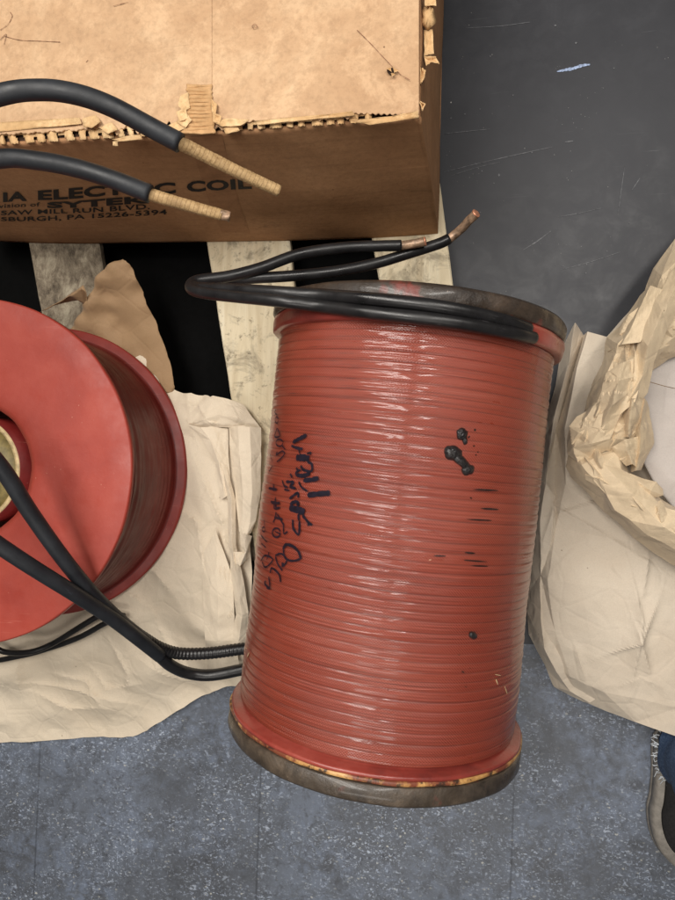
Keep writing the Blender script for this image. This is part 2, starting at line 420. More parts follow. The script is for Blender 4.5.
TAPE = mat_tape()
RED = mat_red('red_insulating_paint', (160, 63, 50), (148, 54, 43), (170, 74, 60), .5, .35, .0)
REDRING = mat_red('brushed_red_varnish', (148, 60, 50), (104, 42, 38), (172, 84, 72), .34, .8, .4)
WIND = mat_red('dark_red_winding', (106, 31, 25), (86, 24, 20), (118, 38, 30), .5, .2, .0)
RIMTOP = mat_dark_varnish('dark_brown_varnish', (34, 28, 24), (60, 50, 42), .45)
RIMBOT = mat_dark_varnish('grey_brown_varnish', (44, 37, 31), (74, 64, 54), .2)
def mat_glue():
    k = N('yellowed_glue', .45); o = k.coord()
    c = k.ramp(k.noise(o, 30, 6, .7), [(.3, s2l((150, 104, 60))), (.55, s2l((200, 152, 92))), (.7, s2l((214, 176, 120)))])
    c = k.mix(k.ramp(k.noise(k.coord(loc=(3, 1, 2)), 16, 5, .7), [(.47, 0), (.56, .9)]), c, s2l((112, 50, 40)))
    c = k.mix(k.ramp(k.noise(k.coord(loc=(9, 1, 2)), 24, 5, .7), [(.55, 0), (.6, .9)]), c, s2l((52, 40, 32)))
    k.col(c); k.bump(k.noise(o, 120, 4), .5, .002); return k.m
YEL = mat_glue()
PAPER = mat_paper('kraft_paper', (204, 183, 151), (219, 199, 169))
PAPERW = mat_paper('pale_kraft_paper', (207, 192, 172), (218, 206, 188))
PAPERL = mat_paper('pale_warm_kraft_paper', (222, 206, 182), (231, 217, 195))
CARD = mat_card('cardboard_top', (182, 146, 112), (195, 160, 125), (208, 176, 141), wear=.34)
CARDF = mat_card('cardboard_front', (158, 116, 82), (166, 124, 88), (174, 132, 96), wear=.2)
CARDT = mat_card('torn_cardboard', (190, 150, 104), (206, 170, 124), (226, 196, 152))
CARDTAPE = mat_card('old_brown_tape', (168, 128, 86), (184, 144, 100), (200, 162, 118))
INK = mat_simple('black_print', (17, 13, 12), .7, .3)
MARK = mat_simple('marker_ink', (28, 24, 34), .35, .4, scale=160)
TAR = mat_simple('black_tar', (34, 32, 32), .22, .5, scale=200, bump=.9)
CABLE = mat_rubber('slate_black_rubber', (27, 29, 33), (38, 41, 46), .52)
CABLED = mat_rubber('black_rubber', (22, 21, 22), (36, 35, 36), .34)
RIBBED = mat_rubber('ribbed_black_sleeve', (20, 20, 20), (38, 37, 36), .4, .0072)
def mat_cloth():
    k = N('tan_cloth_tape', .75); x, y, z = k.sep(k.coord('UV'))
    sp = k.math('FRACT', k.math('ADD', k.math('MULTIPLY', y, 150), k.math('MULTIPLY', x, 16)))
    c = k.ramp(k.noise(k.coord(), 120, 5, .7), [(.3, s2l((138, 108, 68))), (.7, s2l((198, 166, 120)))])
    c = k.mix(k.ramp(sp, [(0, .55), (.16, 0), (.9, 0), (1, .5)]), c, s2l((96, 70, 42)))
    c = k.mix(k.ramp(k.noise(k.coord(), 30, 4), [(.5, 0), (.7, .5)]), c, s2l((110, 84, 54)))
    k.col(c); b = k.bump(sp, .4, .001); k.bump(k.noise(k.coord(), 300, 3), .5, .001, b); return k.m
CLOTH = mat_cloth()
COPPER = mat_simple('copper', (190, 132, 104), .4, .25, metal=.5, scale=140)
BARE = mat_simple('dull_bare_conductor', (132, 108, 88), .45, .45, metal=.3, scale=80)
WOOD = mat_wood(); WOODG = mat_wood_grey()
BLACKM = mat_simple('black_gap_shade', (7, 7, 7), .85, .3); BLACKM.node_tree.nodes['Principled BSDF'].inputs['Specular IOR Level'].default_value = .1  # near-black stand-in for the shade between pallet boards
LINER = mat_simple('tan_bore_liner', (196, 172, 128), .5, .2)
OLIVE = mat_simple('olive_bore_core', (120, 106, 60), .5, .2)
PEN = mat_simple('faded_pen', (120, 84, 62), .8, .3)
CHIP = mat_simple('pale_chip', (222, 190, 150), .7, .2)
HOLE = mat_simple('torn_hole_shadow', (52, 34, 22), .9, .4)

# ------------------------------------------------------------------ floor
fl = mesh('floor', [(-4, -4, 0), (4, -4, 0), (4, 4, 0), (-4, 4, 0)], [(0, 1, 2, 3)], mat_tile(), smooth=False); fl['kind'] = 'structure'
ye = W(300, 632, 0).y
V = [(-4, ye, .001), (4, ye, .001), (4, 4, .001), (-4, 4, .001)]
V += [(x, y, .004) for x, y, z in V]
df = mesh('dark_floor', V, [(4, 5, 6, 7), (0, 1, 5, 4)], mat_darkfloor(), smooth=False); df['kind'] = 'structure'
# blue chalk/paint dash and bright scratches that lie on the dark floor
def floor_mark(name, px, w, mat, label, cat):
    P = catmull([tuple(W(a, b, .0055)) for a, b in px], 6)
    V = []; n = len(P)
    for i in range(n):
        t = P[min(i+1, n-1)]-P[max(i-1, 0)]; t /= np.linalg.norm(t); s = np.array([-t[1], t[0], 0])
        ww = w*(.35+.65*math.sin(math.pi*(i+.6)/(n+.2)))*(1+random.uniform(-.25, .25))
        V += [P[i]+s*ww, P[i]-s*ww]
    o = mesh(name, V, [(2*i, 2*i+1, 2*i+3, 2*i+2) for i in range(n-1)], mat, smooth=False)
    return o
SCUFF = mat_simple('pale_scuff', (98, 99, 102), .7, .35, scale=150)
BLUES = mat_simple('pale_blue_chalk', (150, 166, 196), .8, .3, scale=220)
marks = MB()
def addmark(px, w):
    P = catmull([tuple(W(a, b, .0052)) for a, b in px], 8); n = len(P); V = []
    for i in range(n):
        t = P[min(i+1, n-1)]-P[max(i-1, 0)]; t /= np.linalg.norm(t); s = np.array([-t[1], t[0], 0])
        ww = w*(.15+.85*math.sin(math.pi*(i+.3)/(n+.2))**.5)*(1+random.uniform(-.25, .2))
        V += [P[i]+s*ww, P[i]-s*ww]
    marks.add(V, [(2*i, 2*i+1, 2*i+3, 2*i+2) for i in range(n-1)])
for px, w in (([(444, 172), (480, 163), (515, 155), (552, 147)], .0009), ([(450, 176), (475, 168), (500, 162)], .0006), ([(565, 142), (573, 141)], .0012),
              ([(523, 250), (536, 242), (551, 231)], .0012), ([(558, 217), (580, 213), (602, 208)], .0006), ([(441, 134), (470, 131), (490, 129)], .0007),
              ([(466, 28), (500, 26), (530, 22)], .0007), ([(625, 165), (622, 185), (618, 215)], .0007), ([(632, 190), (640, 178)], .0008), ([(560, 270), (590, 262), (620, 252)], .0006)):
    addmark(px, w)
for a, b, r in ((555.5, 25.5, .0028), (576, 43, .0022), (490.5, 56, .0022), (614, 68, .0016), (451, 118, .0020), (499, 175, .0028), (482, 171, .0018), (494, 183, .0016), (473, 174, .0014), (532, 152.5, .0016), (607, 251, .0016), (563, 266, .0016), (586, 273, .0014), (513, 95, .0016), (629, 223, .0014), (480, 109, .0014), (465, 114, .0018)):
    c = W(a, b, .0053); m = 9
    marks.add([c]+[c+Vector((math.cos(q*2*math.pi/m), math.sin(q*2*math.pi/m), 0))*r*random.uniform(.6, 1.2) for q in range(m)], [(0, 1+q, 1+(q+1) % m) for q in range(m)])
o = marks.build('floor_scuffs', SCUFF, smooth=False); o['kind'] = 'structure'
marks = MB(); addmark([(557, 71.5), (565, 70), (573, 68.5), (582, 65.5), (590, 64.5)], .0036)
o = marks.build('floor_chalk_mark', BLUES, smooth=False); o['kind'] = 'structure'

# ------------------------------------------------------------------ pallet
ZP = .12
pal = thing('wooden_pallet', 'old pale wooden pallet of wide boards under the cardboard box and the red coils', 'pallet', W(250, 300, 0))
def board(name, xl, xr, y0, y1, mat, z0=ZP-.02, z1=ZP, lab=None):
    # xl/xr: px pairs (upper, lower) given as ((px,py),(px,py)) on plane z1
    a, b = [W(*p, z1) for p in xl]; c, d = [W(*p, z1) for p in xr]
    def at(p, q, y): t = (y-p.y)/(q.y-p.y); return p.x+(q.x-p.x)*t
    n = 60; rng = random.Random(hash(xl[0][0]) % 1000); V = []
    for i in range(n+1):
        y = y0+(y1-y0)*i/n
        l = at(a, b, y)+rng.uniform(-.0008, .0008); r = at(c, d, y)+rng.uniform(-.0008, .0008); e = .003
        V += [(l, y, z0), (l, y, z1-e), (l+e, y, z1), (l+.25*(r-l), y, z1+.0004), (l+.75*(r-l), y, z1-.0003), (r-e, y, z1), (r, y, z1-e), (r, y, z0)]
    k = 8; Fc = [(i*k+j, i*k+(j+1) % k, (i+1)*k+(j+1) % k, (i+1)*k+j) for i in range(n) for j in range(k)]
    Fc += [tuple(range(k))[::-1], tuple(n*k+j for j in range(k))]
    return mesh(name, V, Fc, mat, pal, smooth=False)
YL, YH = W(270, 556, ZP).y, W(270, -330, ZP).y
bd = (((207, 245), (231, 400)), ((290, 245), (305, 400)))
board('deck_board', bd[0], bd[1], YL, YH, WOOD)
board('deck_board', ((372, 240), (379, 280)), ((441, 190), (453, 285)), YL, YH, WOOD)
board('deck_board', ((30, 252), (44, 330)), ((100, 252), (112, 330)), YL, YH, WOODG)
board('deck_board', ((-150, 252), (-136, 330)), ((-70, 252), (-58, 330)), YL, YH, WOOD)
XL = W(-160, 300, ZP).x; XR = W(438, 300, ZP).x
for yy in (YH-.05, (YL+YH)/2, YL+.03):
    b = MB(); x0, x1 = XL, XR-.02
    if yy < YH-.2 and yy > YL+.1: yy += .25
    V = [(x, y, z) for x in (x0, x1) for y in (yy-.045, yy+.045) for z in (.006, ZP-.021)]
    b.add(V, [(0, 1, 3, 2), (4, 6, 7, 5), (0, 4, 5, 1), (2, 3, 7, 6), (0, 2, 6, 4), (1, 5, 7, 3)]); b.build('stringer', WOODG, pal, smooth=False)
# black sheet added under the deck boards, standing for shade in the gaps
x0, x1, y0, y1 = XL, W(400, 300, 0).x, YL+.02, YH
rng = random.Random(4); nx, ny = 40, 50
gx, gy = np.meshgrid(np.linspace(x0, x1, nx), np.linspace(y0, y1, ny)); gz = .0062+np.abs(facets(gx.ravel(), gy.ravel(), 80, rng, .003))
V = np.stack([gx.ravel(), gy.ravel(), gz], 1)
o = mesh('gap_shade_sheet', V, [(j*nx+i, j*nx+i+1, (j+1)*nx+i+1, (j+1)*nx+i) for j in range(ny-1) for i in range(nx-1)], BLACKM, base=(x0, y0, 0))
o['label'] = 'black sheet added to stand for shade in the gaps between the pale pallet boards'; o['category'] = 'shade sheet'

# ------------------------------------------------------------------ cardboard box
ZT = .55
box = thing('cardboard_box', 'large worn cardboard box with torn fluted front edge and faded black printing', 'box', W(200, 180, ZP))
BR, TR = W(438, 233, ZP+.002), W(421, 120, ZT); BL, TL = W(-24, 240, ZP+.002), W(-24, 147, ZT)
BRb, TRb = W(447, -160, ZP+.002), W(418, -190, ZT); BLb = BRb+(BL-BR); TLb = TRb+(TL-TR)
def front(u, v, proud=0.0):
    b = BL.lerp(BR, u); t = TL.lerp(TR, u); p = b.lerp(t, v)
    bul = .016*math.sin(math.pi*u)**.8*math.sin(math.pi*min(1, (1-v)*.62+.0))if 0 < u < 1 else 0
    bul += .002*math.sin(u*9+v*3)+.0015*math.sin(u*23+v*11)*math.sin(v*9)
    return p+Vector((0, -bul-proud, 0))
def side(u, v):
    b = BR.lerp(BRb, u); t = TR.lerp(TRb, u); p = b.lerp(t, v)
    return p+Vector((.007*math.sin(math.pi*v)*min(1, u*4)+.0015*math.sin(u*14+v*4), 0, 0)) if u > 0 else front(1, v)
def grid(fn, nu, nv):
    V = [fn(i/nu, j/nv) for i in range(nu+1) for j in range(nv+1)]
    return V, [(i*(nv+1)+j, (i+1)*(nv+1)+j, (i+1)*(nv+1)+j+1, i*(nv+1)+j+1) for i in range(nu) for j in range(nv)]
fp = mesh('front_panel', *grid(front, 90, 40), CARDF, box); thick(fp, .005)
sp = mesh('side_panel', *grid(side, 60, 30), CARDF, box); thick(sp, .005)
thick(mesh('side_panel', *grid(lambda u, v: BL.lerp(BLb, 1-u).lerp(TL.lerp(TLb, 1-u), v), 8, 8), CARDF, box), .005)
thick(mesh('back_panel', *grid(lambda u, v: BLb.lerp(BRb, 1-u).lerp(TLb.lerp(TRb, 1-u), v), 8, 8), CARDF, box), .005)
mesh('bottom_panel', [BL, BR, BRb, BLb], [(0, 1, 2, 3)], CARDF, box)
# top flaps: thick boards, front edge torn back where the flutes show
def torn(px):      # how far (px) above the front top edge the liner ends
    if px < 108: return 11+.7*math.sin(px*.4)+.5*math.sin(px*1.3)
    if px < 180: return 9+4*math.sin(px*.31)+2*math.sin(px*.9)
    if px < 232: return 4+2*math.sin(px*.7)
    if px < 352: return 8+1.6*math.sin(px*.23)+1.0*math.sin(px*.9)
    return 11-6*(px-352)/70+.8*math.sin(px*1.1)
def edge_y(px): return 147+(120-147)*(px+24)/(421+24)
def flap(pa, pb, n, name):
    V = []; m = 46
    for i in range(n+1):
        px = pa+(pb-pa)*i/n
        for j in range(m+1):
            t = (j/m)**1.5
            py = (edge_y(px)-torn(px))*(1-t)+(-190)*t
            z = ZT+.010+.0015*math.sin(px*.021+py*.013)+.001*math.sin(px*.05)*math.cos(py*.04)
            # puncture: pushed in
            d = math.hypot(px-392, py-72); 
            if d < 9: z -= .004*(1-d/9)
            V.append(W(px, py, z))
    Fc = [(i*(m+1)+j, (i+1)*(m+1)+j, (i+1)*(m+1)+j+1, i*(m+1)+j+1) for i in range(n) for j in range(m)]
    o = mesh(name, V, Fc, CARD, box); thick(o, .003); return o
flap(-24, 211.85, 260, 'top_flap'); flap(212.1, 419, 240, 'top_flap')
# inner flap board just under (covers the slit)
mesh('inner_flap', [W(-20, edge_y(-20)-24, ZT+.0062), W(416, edge_y(416)-18, ZT+.0062), W(414, -180, ZT+.0062), W(-20, -180, ZT+.0062)], [(0, 1, 2, 3)], CARDT, box)
# exposed corrugation
def flutes(pa, pb, depth_px, lo=0.0, name='fluted_edge', pitch=13.0, skew=0):
    b = MB(); n = int((pb-pa)/pitch*16); m = 6; V = []
    for i in range(n+1):
        px = pa+(pb-pa)*i/n; ph = 2*math.pi*px/pitch+.9*math.sin(px*.15)+.6*math.sin(px*.053); am_ = .0042*(.62+.38*math.sin(px*.087+1)*math.sin(px*.21))
        for j in range(m+1):
            t = j/m; py = edge_y(px)+lo-depth_px*t
            z = ZT+.0055+am_*math.sin(ph+skew*t)*(1-.15*t)
            V.append(W(px+random.uniform(-.2, .2), py+(random.uniform(-.6, .5) if j == 0 else 0), z))
    fac = []
    for i in range(n):
        px = pa+(pb-pa)*i/n; ph = 2*math.pi*px/pitch+.9*math.sin(px*.15)+.6*math.sin(px*.053)
        for j in range(m):
            hole = math.sin(ph+skew*j/m*2.2) < -.45+.3*math.sin(px*.11) and j < m*(.34+.14*math.sin(px*.3+2*math.sin(px*.07)))
            if not hole: fac.append((i*(m+1)+j, (i+1)*(m+1)+j, (i+1)*(m+1)+j+1, i*(m+1)+j+1))
    b.add(V, fac)
    o = b.build(name, CARDT, box); thick(o, .0008)
flutes(-24, 150, 17, -1, skew=1.3); flutes(228, 372, 13, -1, skew=.3)
# dark strip under the flutes, painted as the shade inside their holes
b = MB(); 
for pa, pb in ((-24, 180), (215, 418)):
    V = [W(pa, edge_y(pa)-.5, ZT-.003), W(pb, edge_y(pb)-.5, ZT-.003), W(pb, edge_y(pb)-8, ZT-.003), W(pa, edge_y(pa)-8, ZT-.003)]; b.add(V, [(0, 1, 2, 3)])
b.build('edge_gap_shade', HOLE, box, smooth=False)
# torn liner scraps along the edge
def pieces(name, mat, parent, items, th=None, smooth=True):
    for it in items:
        q = MB(); it(q); o_ = q.build(name, mat, parent, smooth=smooth)
        if th: thick(o_, th)
def scrap(pts, z0, z1, bm, curl=.004):
    # polygon in px, z rises from centre outwards, fan of triangles refined by midpoints
    n = len(pts); cx = sum(p[0] for p in pts)/n; cy = sum(p[1] for p in pts)/n
    ring = []; 
    for i in range(n):
        a, c = pts[i], pts[(i+1) % n]
        for k in range(4):
            t = k/4; ring.append((a[0]+(c[0]-a[0])*t+random.uniform(-.4, .4), a[1]+(c[1]-a[1])*t+random.uniform(-.4, .4)))
    V = [W(cx, cy, z0)]; mth = len(ring)
    for s in (.5, 1):
        for q in ring: V.append(W(cx+(q[0]-cx)*s, cy+(q[1]-cy)*s, z0+(z1-z0)*s+curl*random.uniform(-.4, .4)*s))
    Fc = [(0, 1+i, 1+(i+1) % mth) for i in range(mth)]+[(1+i, 1+mth+i, 1+mth+(i+1) % mth, 1+(i+1) % mth) for i in range(mth)]
    bm.add(V, Fc)
b = MB(); zz = ZT+.012
for pts, a, c in (([(-24, 124), (80, 118), (82, 124), (40, 128), (-24, 134)], .002, .001), ([(82, 119), (96, 115), (101, 122), (92, 128), (84, 127)], .004, .006),
               ([(112, 139), (140, 134), (142, 139), (118, 142)], .0, .002), ([(352, 121), (385, 117), (418, 111), (419, 118), (370, 125)], .001, .002),
               ([(222, 127), (236, 124), (240, 131), (226, 134)], .003, .003), ([(180, 96), (188, 92), (190, 108), (184, 112), (178, 106)], .001, .005), ([(176, 112), (186, 106), (188, 118), (180, 122)], .002, .006), ([(211, 98), (217, 104), (216, 116), (212, 112)], .001, .006), ([(213, 112), (222, 116), (220, 124), (213, 122)], .002, .008), ([(168, 126), (182, 118), (186, 128), (174, 133)], .0, .004), ([(214, 122), (228, 118), (250, 120), (240, 126), (222, 127)], .004, .007),
               ([(176, 122), (186, 112), (192, 120), (186, 128)], .003, .006), ([(100, 128), (112, 122), (118, 130), (108, 134)], .003, .004),
               ([(145, 133), (160, 128), (174, 130), (160, 136)], .002, .005), ([(255, 121), (300, 117), (352, 111), (356, 116), (300, 121), (258, 125)], .003, .002), ([(113, 142), (118, 141), (118, 146), (113, 146)], -.01, -.01)):
    pieces('torn_liner', CARDT, box, [lambda q: scrap(pts, zz+a, zz+c, q)], .0008)
b = MB()
for pts, z0, z1 in (([(423, 8), (432, 4), (436, 22), (428, 30), (422, 24)], .548, .54), ([(424, 30), (433, 30), (434, 54), (424, 56)], .53, .535), ([(424, 56), (436, 56), (440, 64), (432, 62), (426, 66)], .545, .556),
                    ([(420, 66), (426, 70), (424, 80), (420, 84)], .54, .55), ([(424, -10), (436, -14), (436, 6), (425, 6)], .54, .55), ([(419, 100), (426, 104), (422, 112)], .54, .552)):
    pieces('torn_corner', CARDT, box, [lambda q: scrap(pts, z0, z1, q, .01)], .0012)
# puncture
b = MB(); c = W(392, 72, ZT+.0078); m = 14
b.add([c-Vector((0, 0, .002))]+[c+Vector((math.cos(q*2*math.pi/m)*1.5, math.sin(q*2*math.pi/m), 0))*random.uniform(.003, .0062)+Vector((0, 0, .0045)) for q in range(m)], [(0, 1+q, 1+(q+1) % m) for q in range(m)])
b.build('puncture', HOLE, box)
b = MB()
for pts in ([(386, 69), (391, 67), (392, 72)], [(393, 67), (399, 71), (394, 73)], [(391, 73), (396, 74), (392, 77)]): scrap(pts, zz, zz+.003, b, .003)
thick(b.build('puncture_flap', CARDT, box), .0006)
b = MB()
for pl in ([(357, 30), (372, 45), (386, 60), (400, 74), (410, 80)], [(0, 30), (8, 24), (12, 16), (10, 12)], [(4, 36), (20, 40), (40, 41), (60, 42)], [(0, 40), (6, 34), (4, 44)], [(113, 6), (128, 2)], [(252, 26), (255, 24), (257, 27), (253, 28), (252, 26)], [(86, 62), (88, 60)]):
    P = catmull([tuple(W(a, c, ZT+.0125)) for a, c in pl], 6); V = []
    for i in range(len(P)):
        t = P[min(i+1, len(P)-1)]-P[max(i-1, 0)]; t /= np.linalg.norm(t); s = np.array([-t[1], t[0], 0])*random.uniform(.0002, .0007); V += [P[i]+s, P[i]-s]
    pieces('pen_scribble', PEN, box, [lambda q: q.add(V, [(2*i, 2*i+1, 2*i+3, 2*i+2) for i in range(len(P)-1)])], smooth=False)
# wrinkled tape over the seam
rng = random.Random(11)
rows = []
for j, py in enumerate(np.linspace(84, 133, 26)):
    t = j/25; xl = 187-9*max(0, t-.3); xr = 212+7*max(0, t-.45)
    rows.append([(xl+rng.uniform(-1.6, 1.0), py, ZT+.0125), (190+rng.uniform(-.5, .5), py, ZT+.0135+(.0016 if j % 2 else -.0006)), (201, py+rng.uniform(-1, 1), ZT+.0135+(.0016 if j % 2 else -.0008)), (xr+rng.uniform(-1, 1.5), py, ZT+.0122)])
rows += [[(182, 134.5, ZT-.002), (190, 135, ZT-.004), (201, 135, ZT-.004), (216, 134, ZT-.002)]]
P, Fc = net(rows, 4, rng, .0012, 60); thick(mesh('seam_tape', P, Fc, CARDTAPE, box), .0006)
# tape continuing down the front: a strip 1.5mm proud
def uv_of(px, py):
    u, v = .5, .5
    for _ in range(30):
        a = proj(front(u, v)); du = proj(front(u+1e-3, v)); dv = proj(front(u, v+1e-3))
        J = np.array([[(du[0]-a[0])/1e-3, (dv[0]-a[0])/1e-3], [(du[1]-a[1])/1e-3, (dv[1]-a[1])/1e-3]])
        s = np.linalg.solve(J, np.array([px-a[0], py-a[1]])); u = min(.999, max(.001, u+s[0])); v = min(.999, max(.001, v+s[1]))
    return u, v
ua, ub = uv_of(190, 136), uv_of(222, 134); uc, ud = uv_of(222, 232), uv_of(250, 232)
b = MB()
V, Fc = grid(lambda i, j: front((ua[0]+(ub[0]-ua[0])*i)*(1-j)+(uc[0]+(ud[0]-uc[0])*i)*j, (ua[1]+(ub[1]-ua[1])*i)*(1-j)+(uc[1]+(ud[1]-uc[1])*i)*j, .0009+.0004*math.sin(j*40+i*5)), 12, 60)
mesh('front_tape', V, Fc, mat_card('brown_front_tape', (150, 108, 76), (157, 115, 81), (164, 122, 87), wear=.1), box)
# printed words, bent onto the front panel
def text_line(bm, s, pa, pb, cap_px, bold=.02, tb=None):
    cu = bpy.data.curves.new('t', 'FONT'); cu.body = s; cu.offset = bold; cu.resolution_u = 3; cu.space_character = 1.04
    ob = bpy.data.objects.new('t', cu); COL.objects.link(ob)
    dg = bpy.context.evaluated_depsgraph_get(); me = bpy.data.meshes.new_from_object(ob.evaluated_get(dg))
    V = np.array([v.co[:] for v in me.vertices]); Fc = [tuple(p.vertices) for p in me.polygons]
    bpy.data.objects.remove(ob); bpy.data.meshes.remove(me)
    x0, x1 = V[:, 0].min(), V[:, 0].max(); capu = .70
    ua = uv_of(*pa); ub = uv_of(*pb)
    # cap height in panel v
    mid = ((pa[0]+pb[0])/2, (pa[1]+pb[1])/2); va = uv_of(*mid)[1]; vb = uv_of(mid[0], mid[1]-cap_px)[1]; cap = vb-va
    out = []
    for x, y, _ in V:
        t = (x-x0)/(x1-x0); u = ua[0]+(ub[0]-ua[0])*t; v = ua[1]+(ub[1]-ua[1])*t+cap*(y/capu)
        out.append(front(min(.999, max(.0, u)), v, .0016))
    bm.add(out, Fc)
b = MB()
text_line(b, 'IA', (3, 201), (27, 199.8), 8.6, .04)
text_line(b, 'ELECTRIC', (38, 199.0), (176, 192.2), 9.4, .04)
text_line(b, 'COIL', (187, 191.0), (252, 187.5), 9.4, .04)
text_line(b, 'SYTEK', (47, 207.2), (150, 202.2), 6.6, .045)
text_line(b, 'Division of', (-12, 208.0), (40, 205.6), 4.2, .01)
text_line(b, 'SAW MILL RUN BLVD.', (1, 214.4), (150, 208.2), 4.3, .015)
text_line(b, 'SBURGH, PA 15226-5394', (1, 220.4), (167, 213.6), 4.3, .015)
b.build('printed_text', INK, box, smooth=False)

# ------------------------------------------------------------------ main coil (lies on its side)
A0 = cam2w(.146, .239, 1.19); A1 = cam2w(.064, -.511, 1.19)
az = .3835; A0.z = A1.z = az
AX = (A1-A0).normalized(); LEN = (A1-A0).length
E1 = Vector((0, 0, 1)); E2 = AX.cross(E1).normalized()
RF = .2600; RB = .2465
def coil_pt(t, th, r): return A0+AX*t+(E1*math.cos(th)+E2*math.sin(th))*r
def coil_hit(px, py, r):
    d = ray(px, py).normalized(); o = CAM-A0
    dp = d-AX*d.dot(AX); op = o-AX*o.dot(AX)
    a = dp.dot(dp); bq = 2*dp.dot(op); c = op.dot(op)-r*r; D = bq*bq-4*a*c
    if D < 0: D = 0
    return CAM+d*((-bq-math.sqrt(D))/(2*a))
def lathe(prof, nth, rfun=None, closed=False, fr=(None)):
    o, ax, e1, e2 = fr if fr else (A0, AX, E1, E2)
    V = []; U = []
    for (t, r) in prof:
        for k in range(nth):
            th = 2*math.pi*k/nth; rr = r if rfun is None else rfun(t, th, r)
            V.append(o+ax*t+(e1*math.cos(th)+e2*math.sin(th))*rr); U.append((th*r, t))
    m = len(prof); Fc = []
    for i in range(m if closed else m-1):
        for k in range(nth):
            i2 = (i+1) % m; Fc.append((i*nth+k, i2*nth+k, i2*nth+(k+1) % nth, i*nth+(k+1) % nth))
    return V, Fc, U
coil = thing('wire_coil', 'big red coil lying on its side with ribbed red tape, black tar blobs and handwriting', 'coil', ((A0+A1)/2).xy.to_3d()+Vector((0, 0, ZP)), 'red coils on the pallet')
# winding surface
rng = random.Random(3)
wr = [0.0]
while wr[-1] < 1: wr.append(wr[-1]+rng.uniform(.0120, .0172))
wr = np.array(wr)
edges = np.sort(np.array([rng.uniform(.0, .8) for _ in range(70)])); eh = np.array([rng.uniform(-.0008, .0008) for _ in range(70)]); eph = np.array([rng.uniform(0, 6.28) for _ in range(70)])
harm = [(rng.randint(1, 5), rng.uniform(0, 6.28), rng.uniform(.0004, .0012)) for _ in range(5)]
T0, T1 = .050, .702; ns, nth = 760, 300
TH = 2*np.pi*np.arange(nth)/nth+np.pi+1e-4
GR = np.zeros((ns, nth)); V = np.zeros((ns, nth, 3)); U = np.zeros((ns, nth, 2))
e1 = np.array(E1); e2 = np.array(E2); axn = np.array(AX); a0 = np.array(A0)
for i in range(ns):
    t = T0+(T1-T0)*i/(ns-1)
    s = t+.0022*np.sin(TH+1)+sum(a*.7*np.sin(k*TH+p+t*9) for k, p, a in harm)+.1
    s = s + .019*TH/(2*np.pi)*0
    idx = np.clip(np.searchsorted(wr, s)-1, 0, len(wr)-2); f = (s-wr[idx])/(wr[idx+1]-wr[idx])
    saw = np.where(f < .12, f/.12, 1-(f-.12)/.88)
    am = .0012+.0007*(np.sin(idx*78.233)*.5+.5)*(.6+.4*np.sin(TH*2+idx))
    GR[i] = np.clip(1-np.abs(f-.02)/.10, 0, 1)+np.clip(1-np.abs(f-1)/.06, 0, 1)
    r = RB-.0018+am*(.45*saw+.68*(1-np.abs(2*f-1)**3.4))+.0005*np.sin(idx*12.9898)
    for e, h, ph in zip(edges, eh, eph):
        if abs(t-e) < .02:
            d = (t+.0025*np.sin(TH*2+ph)+.0012*np.sin(TH*5+ph*2)-e)/.0012
            r = r+h*np.exp(-d*d)*(.5+.5*np.sin(TH*1.0+ph*3))
    r = r+.0011*np.sin(2*TH+t*7)*np.sin(t*11)+.0007*np.sin(3*TH-t*23)+.00022*np.sin(s*2*np.pi/.0052+3*np.sin(TH))*np.sin(TH*3+idx)
    V[i] = a0+axn*t+(np.cos(TH)[:, None]*e1+np.sin(TH)[:, None]*e2)*r[:, None]
    U[i, :, 0] = TH*RB; U[i, :, 1] = t
Fc = [(i*nth+k, (i+1)*nth+k, (i+1)*nth+(k+1) % nth, i*nth+(k+1) % nth) for i in range(ns-1) for k in range(nth)]
wind = mesh('winding', V.reshape(-1, 3), Fc, TAPE, coil, uv=U.reshape(-1, 2))
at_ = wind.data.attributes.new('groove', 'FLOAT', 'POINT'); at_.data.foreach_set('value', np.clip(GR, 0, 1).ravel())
def wob(a, f1, f2, ph):
    return lambda t, th, r: r+a*math.sin(f1*th+ph)+a*.6*math.sin(f2*th+ph*2+t*60)+a*.5*math.sin(17*th+t*200)
BOREr = .125
rim = [(.004, BOREr), (.0, BOREr+.004), (.0, RF-.006), (.003, RF-.001), (.007, RF+.0015), (.024, RF+.0015), (.029, RF-.001), (.031, RF-.004), (.031, BOREr)]
b = MB(); b.add(*lathe(rim, 180, wob(.0009, 2, 7, .5), True)); b.build('top_flange', RIMTOP, coil, label='dark brown glossy flange')
b = MB(); b.add(*lathe([(.030, .2), (.030, RF-.005), (.033, RF-.001), (.040, RF), (.050, RF-.0015), (.056, RF-.0025), (.0585, RF-.006), (.059, .2)], 180, wob(.0012, 3, 11, 1.5), True)); b.build('red_collar', REDRING, coil)
b = MB(); b.add(*lathe([(.694, .2), (.694, RB-.012), (.703, RB-.009), (.7065, RB-.002), (.709, RF-.003), (.7105, RF), (.7155, RF), (.717, .2)], 180, wob(.0009, 2, 9, .3), True)); b.build('red_collar', REDRING, coil)
b = MB(); b.add(*lathe([(.715, .2), (.715, RF-.001), (.7172, RF+.0012), (.7215, RF+.0012), (.723, RF-.002), (.723, .2)], 180, wob(.0012, 4, 13, 2.3), True)); b.build('glue_line', YEL, coil)
b = MB(); b.add(*lathe([(LEN-.030, BOREr), (LEN-.030, RF-.003), (LEN-.028, RF+.0005), (LEN-.005, RF+.0015), (LEN-.001, RF-.001), (LEN, RF-.006), (LEN, BOREr)], 180, wob(.0009, 3, 8, 4.5), True)); b.build('bottom_flange', RIMBOT, coil, label='grey brown flange nearest the tiles')
